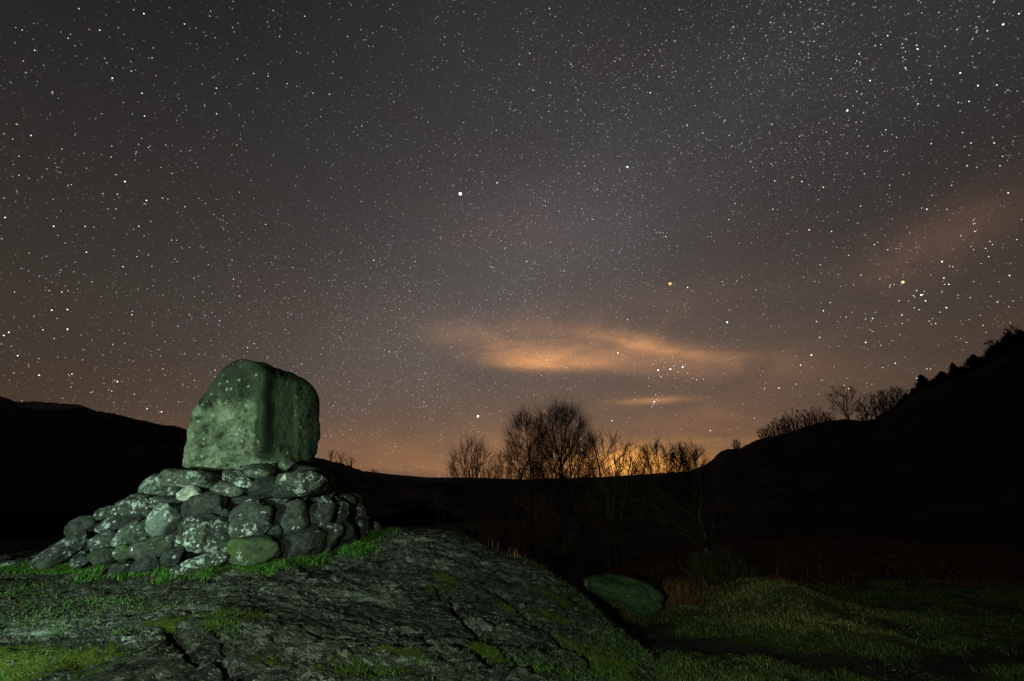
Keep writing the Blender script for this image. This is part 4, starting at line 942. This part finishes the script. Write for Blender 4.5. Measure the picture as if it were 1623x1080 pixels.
hand = '''1055,575,3,b 1068,580,3,b 1075,590,2.8,w 1048,598,3.2,w 1058,594,2.6,b 1090,592,3,w 1035,578,2.8,w 1066,568,2.6,b 1078,573,2.6,w 1052,582,2.6,w 1039,626,2.8,w 1035,641,3,p 1041,633,2.6,b 1098,600,2.8,w 1028,612,2.6,w 1070,600,2.6,b 1086,578,2.6,b 1046,571,2.4,b 970,667,3.4,w 1033,645,3,p 1043,629,2.4,p 1040,641,2.4,p 1228,287,3.6,b 866,571,3.2,w 947,301,3,w 943,304,2.2,w 1045,122,3,w 1145,447,3,b 1147,452,2.6,b 780,424,3,b 777,423,2.2,b 940,348,3,b 978,341,2.6,b 978,338,2.2,b 933,423,2.8,b
617,558,3.2,w 633,490,2.6,w 898,583,3,y 1028,599,2.6,w 1045,596,2.4,w 1017,575,2,w 1072,577,2,w 871,14,3,w 917,49,2.4,w 907,106,2.6,w 818,174,2.6,b 872,193,2.6,w 884,207,2.4,w 551,58,2.8,w 705,59,2.8,w 921,52,2.4,w 1022,14,2.6,w
178,124,4,w 198,288,4.4,w 49,215,3.8,b 8,345,4,w 158,48,3.6,w 228,22,4,w 125,14,3.4,b 225,148,3.8,b 229,184,3.6,w 232,318,4,w 85,359,4,w 135,359,3.4,w 83,146,3.4,b 55,80,3.4,w 37,97,3,w 108,61,3.2,w 35,48,3,w 25,44,2.6,w 343,140,3.6,b 433,17,3,b 483,26,3.2,b
455,133,3,w 496,148,3,w 402,117,3,w 425,121,3,w 334,18,2.6,w 241,92,3,w 376,94,2.8,w 169,100,2.8,w 119,73,2.6,w 210,78,2.6,w 184,277,3,w 186,308,3.2,w 163,307,3,w 108,294,2.8,w 113,293,2.8,w 30,278,3,w 30,248,3,w 26,197,3,w 20,221,2.8,w 176,249,3,w 235,234,2.8,w 216,241,2.8,w 215,244,2.6,w 257,314,2.8,w 266,316,2.6,w 293,328,3,w 220,359,3.4,w 273,275,2.8,w
217,407,3,w 137,400,3.6,w 195,423,3.4,w 82,492,4,w 107,491,4,w 107,522,4,w 68,523,3.4,w 86,537,3,w 14,527,4,w 6,532,4,w 28,564,4,w 62,595,4.2,w 114,593,3.6,y 186,605,4.2,w 177,620,3,w 233,648,3.6,w 256,653,4,w 213,625,3,w 98,463,3.4,w 78,461,3,w 23,463,3,w 209,499,3.4,w 300,499,3,w 392,551,3,w 370,443,3,w 258,585,3,w 341,587,3,w 146,447,2.8,w 179,546,2.8,w 272,381,3,w 280,381,2.6,w 421,356,3,w 326,656,2.6,w 308,603,2.6,w 479,577,2.6,w 509,562,2.6,w
1543,355,3.2,b 1545,367,3.6,b 1542,350,2.6,b 1546,354,2.8,b 1548,365,2.4,b 1493,415,4.4,w 1496,441,3.8,w 1497,451,3,w 1504,451,3.6,w 1453,461,3.4,w 1465,462,2.8,w 1460,468,4.8,w 1463,467,3,w 1448,469,3.2,w 1450,471,2.8,w 1425,477,3.2,w 1467,477,3.8,w 1440,477,2.6,w 1500,488,4,w 1457,491,3.2,w 1449,488,3,w 1490,495,3,w 1429,500,3,w 1430,513,3,w 1473,509,3,w 1478,505,2.6,w 1483,513,3.2,w 1476,514,2.6,w 1411,452,3,w 1410,455,3,w 1417,451,2.8,w 1493,463,3,w 1538,472,3,w 1581,479,3.4,w 1600,437,3.8,w 1555,418,2.6,w 1567,407,3.2,w 1573,388,3,w 1569,383,3.2,w 1562,394,3.2,w 1539,391,2.8,w 1543,396,2.8,w 1510,423,3,w 1505,422,2.8,w 1475,436,2.6,w
1523,374,3,w 1612,380,3.2,w 1469,332,4,b 1461,330,2.8,w 1598,306,4,b 1508,294,3,w 1477,310,2.8,w 1501,332,3,w 1386,388,3.4,w 1407,396,3,w 1318,367,3.4,w 1345,405,3,w 1300,420,3,w 1316,480,3.2,w 1365,436,3.2,w 1286,563,4.4,w 1269,579,3.6,w 1372,543,4,w 1305,493,3.6,w 1294,510,3.4,w 1299,535,3.4,w 1383,505,3.6,w 1430,499,3,w 1372,506,3,w 1453,600,3.4,w 1469,585,3,w 1475,585,2.8,w 1234,615,3.4,w 1212,616,3,w 1236,616,2.8,w 1126,683,3.4,w 1419,576,3.6,w 1399,583,3,w 1345,616,3.2,w 1338,611,3,w 1262,609,3,w 1341,503,3,w 1558,516,3,w 1532,543,3,w 1104,602,3,w 1115,601,2.8,w
1575,4,3.6,b 1615,22,4,w 1565,49,3.6,w 1522,116,4.4,w 1550,136,4,w 1580,135,3.6,w 1536,161,3.6,w 1519,163,3,w 1476,127,3.4,w 1455,165,3.6,w 1374,163,3,w 1379,128,4,w 1435,108,3.8,b 1432,76,3,b 1435,82,3,b 1431,91,3.2,b 1433,95,2.6,b 1453,72,3.4,w 1407,57,3.6,w 1411,51,2.6,w 1358,97,3.2,b 1356,101,2.6,b 1517,47,3.2,w 1539,227,3.6,b 1576,227,3.6,w 1476,228,3.4,w 1533,263,3.4,w 1585,263,3.2,w 1589,248,3.2,w 1357,194,3,w 1404,206,3.4,w 1398,214,2.8,w 1421,218,3,w 1402,240,3,w 1375,232,3,w 1271,288,3.6,w 1305,297,3.6,w 1364,327,3.2,w 1370,276,3,w 1410,294,3,w 1253,51,3.4,w 1283,15,3,w 1221,36,3,w 1304,38,3.4,w 1325,94,3,w 1317,125,3.2,w 1362,86,3.4,w 1396,71,3,w 1178,93,3,w 1114,211,3,w 1089,199,3.4,w 1149,191,3.4,b 1147,194,2.6,p 1156,215,3,w 1290,66,3,w 1220,212,2.6,w 1225,332,3.2,w 1165,323,3,b 1340,153,2.6,w 1358,145,3,w 1488,20,3,w 1440,22,2.8,w 1592,22,2.6,w'''
cm = dict(w=WHT, b=BLU, y=YEL, p=PNK)
SD, SR, SC = [], [], []
for tok in hand.split():
    a, b_, s_, c = tok.split(','); SD.append(unit(ray(float(a), float(b_)))); s_ = float(s_)
    SR.append(s_*.50/2/F*(np.linalg.norm(ray(float(a), float(b_)))**-1.0)); SC.append(np.array(cm[c])*(.95*(s_/3)**2.2+.12))
r = np.random.default_rng(5); NS = 200000
v = r.normal(size=(NS*3, 3)); v /= np.linalg.norm(v, axis=1)[:, None]; v = v[v[:, 2] > -.02]
dm = np.exp(-(v@MW/.24)**2); cl = fbm(v[:, 0]*9, v[:, 1]*9, v[:, 2]*9, 3)*1.3+.5*fbm(v[:, 0]*26, v[:, 1]*26, v[:, 2]*26, 2)
low = sstep(v[:, 2], -.02, .22)
pr = (.26+.74*dm)*(.72+.5*cl)*(.35+.65*low)
v = v[r.random(len(v)) < pr][:NS]; ns = len(v)
mag = r.pareto(1.55, ns)+1; mag = np.where(mag > 6.5, 6.5+(mag-6.5)*.12, mag)
cen = np.clip(v[:, 1], 0, 1); rad = (.42+.10*np.minimum(mag, 8)**.6)/F
b_ = .050*mag**.95
tint = np.where(r.random(ns)[:, None] < .5, np.array([[1, .97, .93]]), np.where(r.random(ns)[:, None] < .6, np.array([[.72, .88, 1.15]]), np.array([[1.15, .85, .58]])))
SD = np.concatenate([np.array(SD), v]); SR = np.concatenate([np.array(SR), rad]); SC = np.concatenate([np.array(SC), tint*b_[:, None]])
ref = np.array([0, 0, 1.]); s1 = np.cross(SD, ref); s1 /= np.linalg.norm(s1, axis=1)[:, None]; s2 = np.cross(SD, s1)
K = 5; Vv = np.zeros((len(SD), K, 3)); ph = r.uniform(0, 6, len(SD))
for k in range(K):
    a = ph+2*math.pi*k/K; Vv[:, k] = SD*RS+(s1*np.cos(a)[:, None]+s2*np.sin(a)[:, None])*(SR*RS)[:, None]
Fp = (np.arange(len(SD))[:, None]*K+np.arange(K)[None, :])
m_s = bpy.data.materials.new('star_field'); m_s.use_nodes = True; nt = m_s.node_tree; nt.nodes.clear()
e = nt.nodes.new('ShaderNodeEmission'); at = nt.nodes.new('ShaderNodeAttribute'); at.attribute_name = 'glow'; nt.links.new(at.outputs['Color'], e.inputs[0])
tr_ = nt.nodes.new('ShaderNodeBsdfTransparent'); ad = nt.nodes.new('ShaderNodeAddShader'); nt.links.new(e.outputs[0], ad.inputs[0]); nt.links.new(tr_.outputs[0], ad.inputs[1])
oo = nt.nodes.new('ShaderNodeOutputMaterial'); nt.links.new(ad.outputs[0], oo.inputs[0]); m_s.cycles.emission_sampling = 'NONE'
so = mesh_obj('stars', Vv.reshape(-1, 3), Fp, m_s, smooth=False); attr(so, 'glow', np.repeat(SC, K, axis=0))
tag(so, 'countless faint stars scattered across the whole night sky', 'stars', kind='stuff')
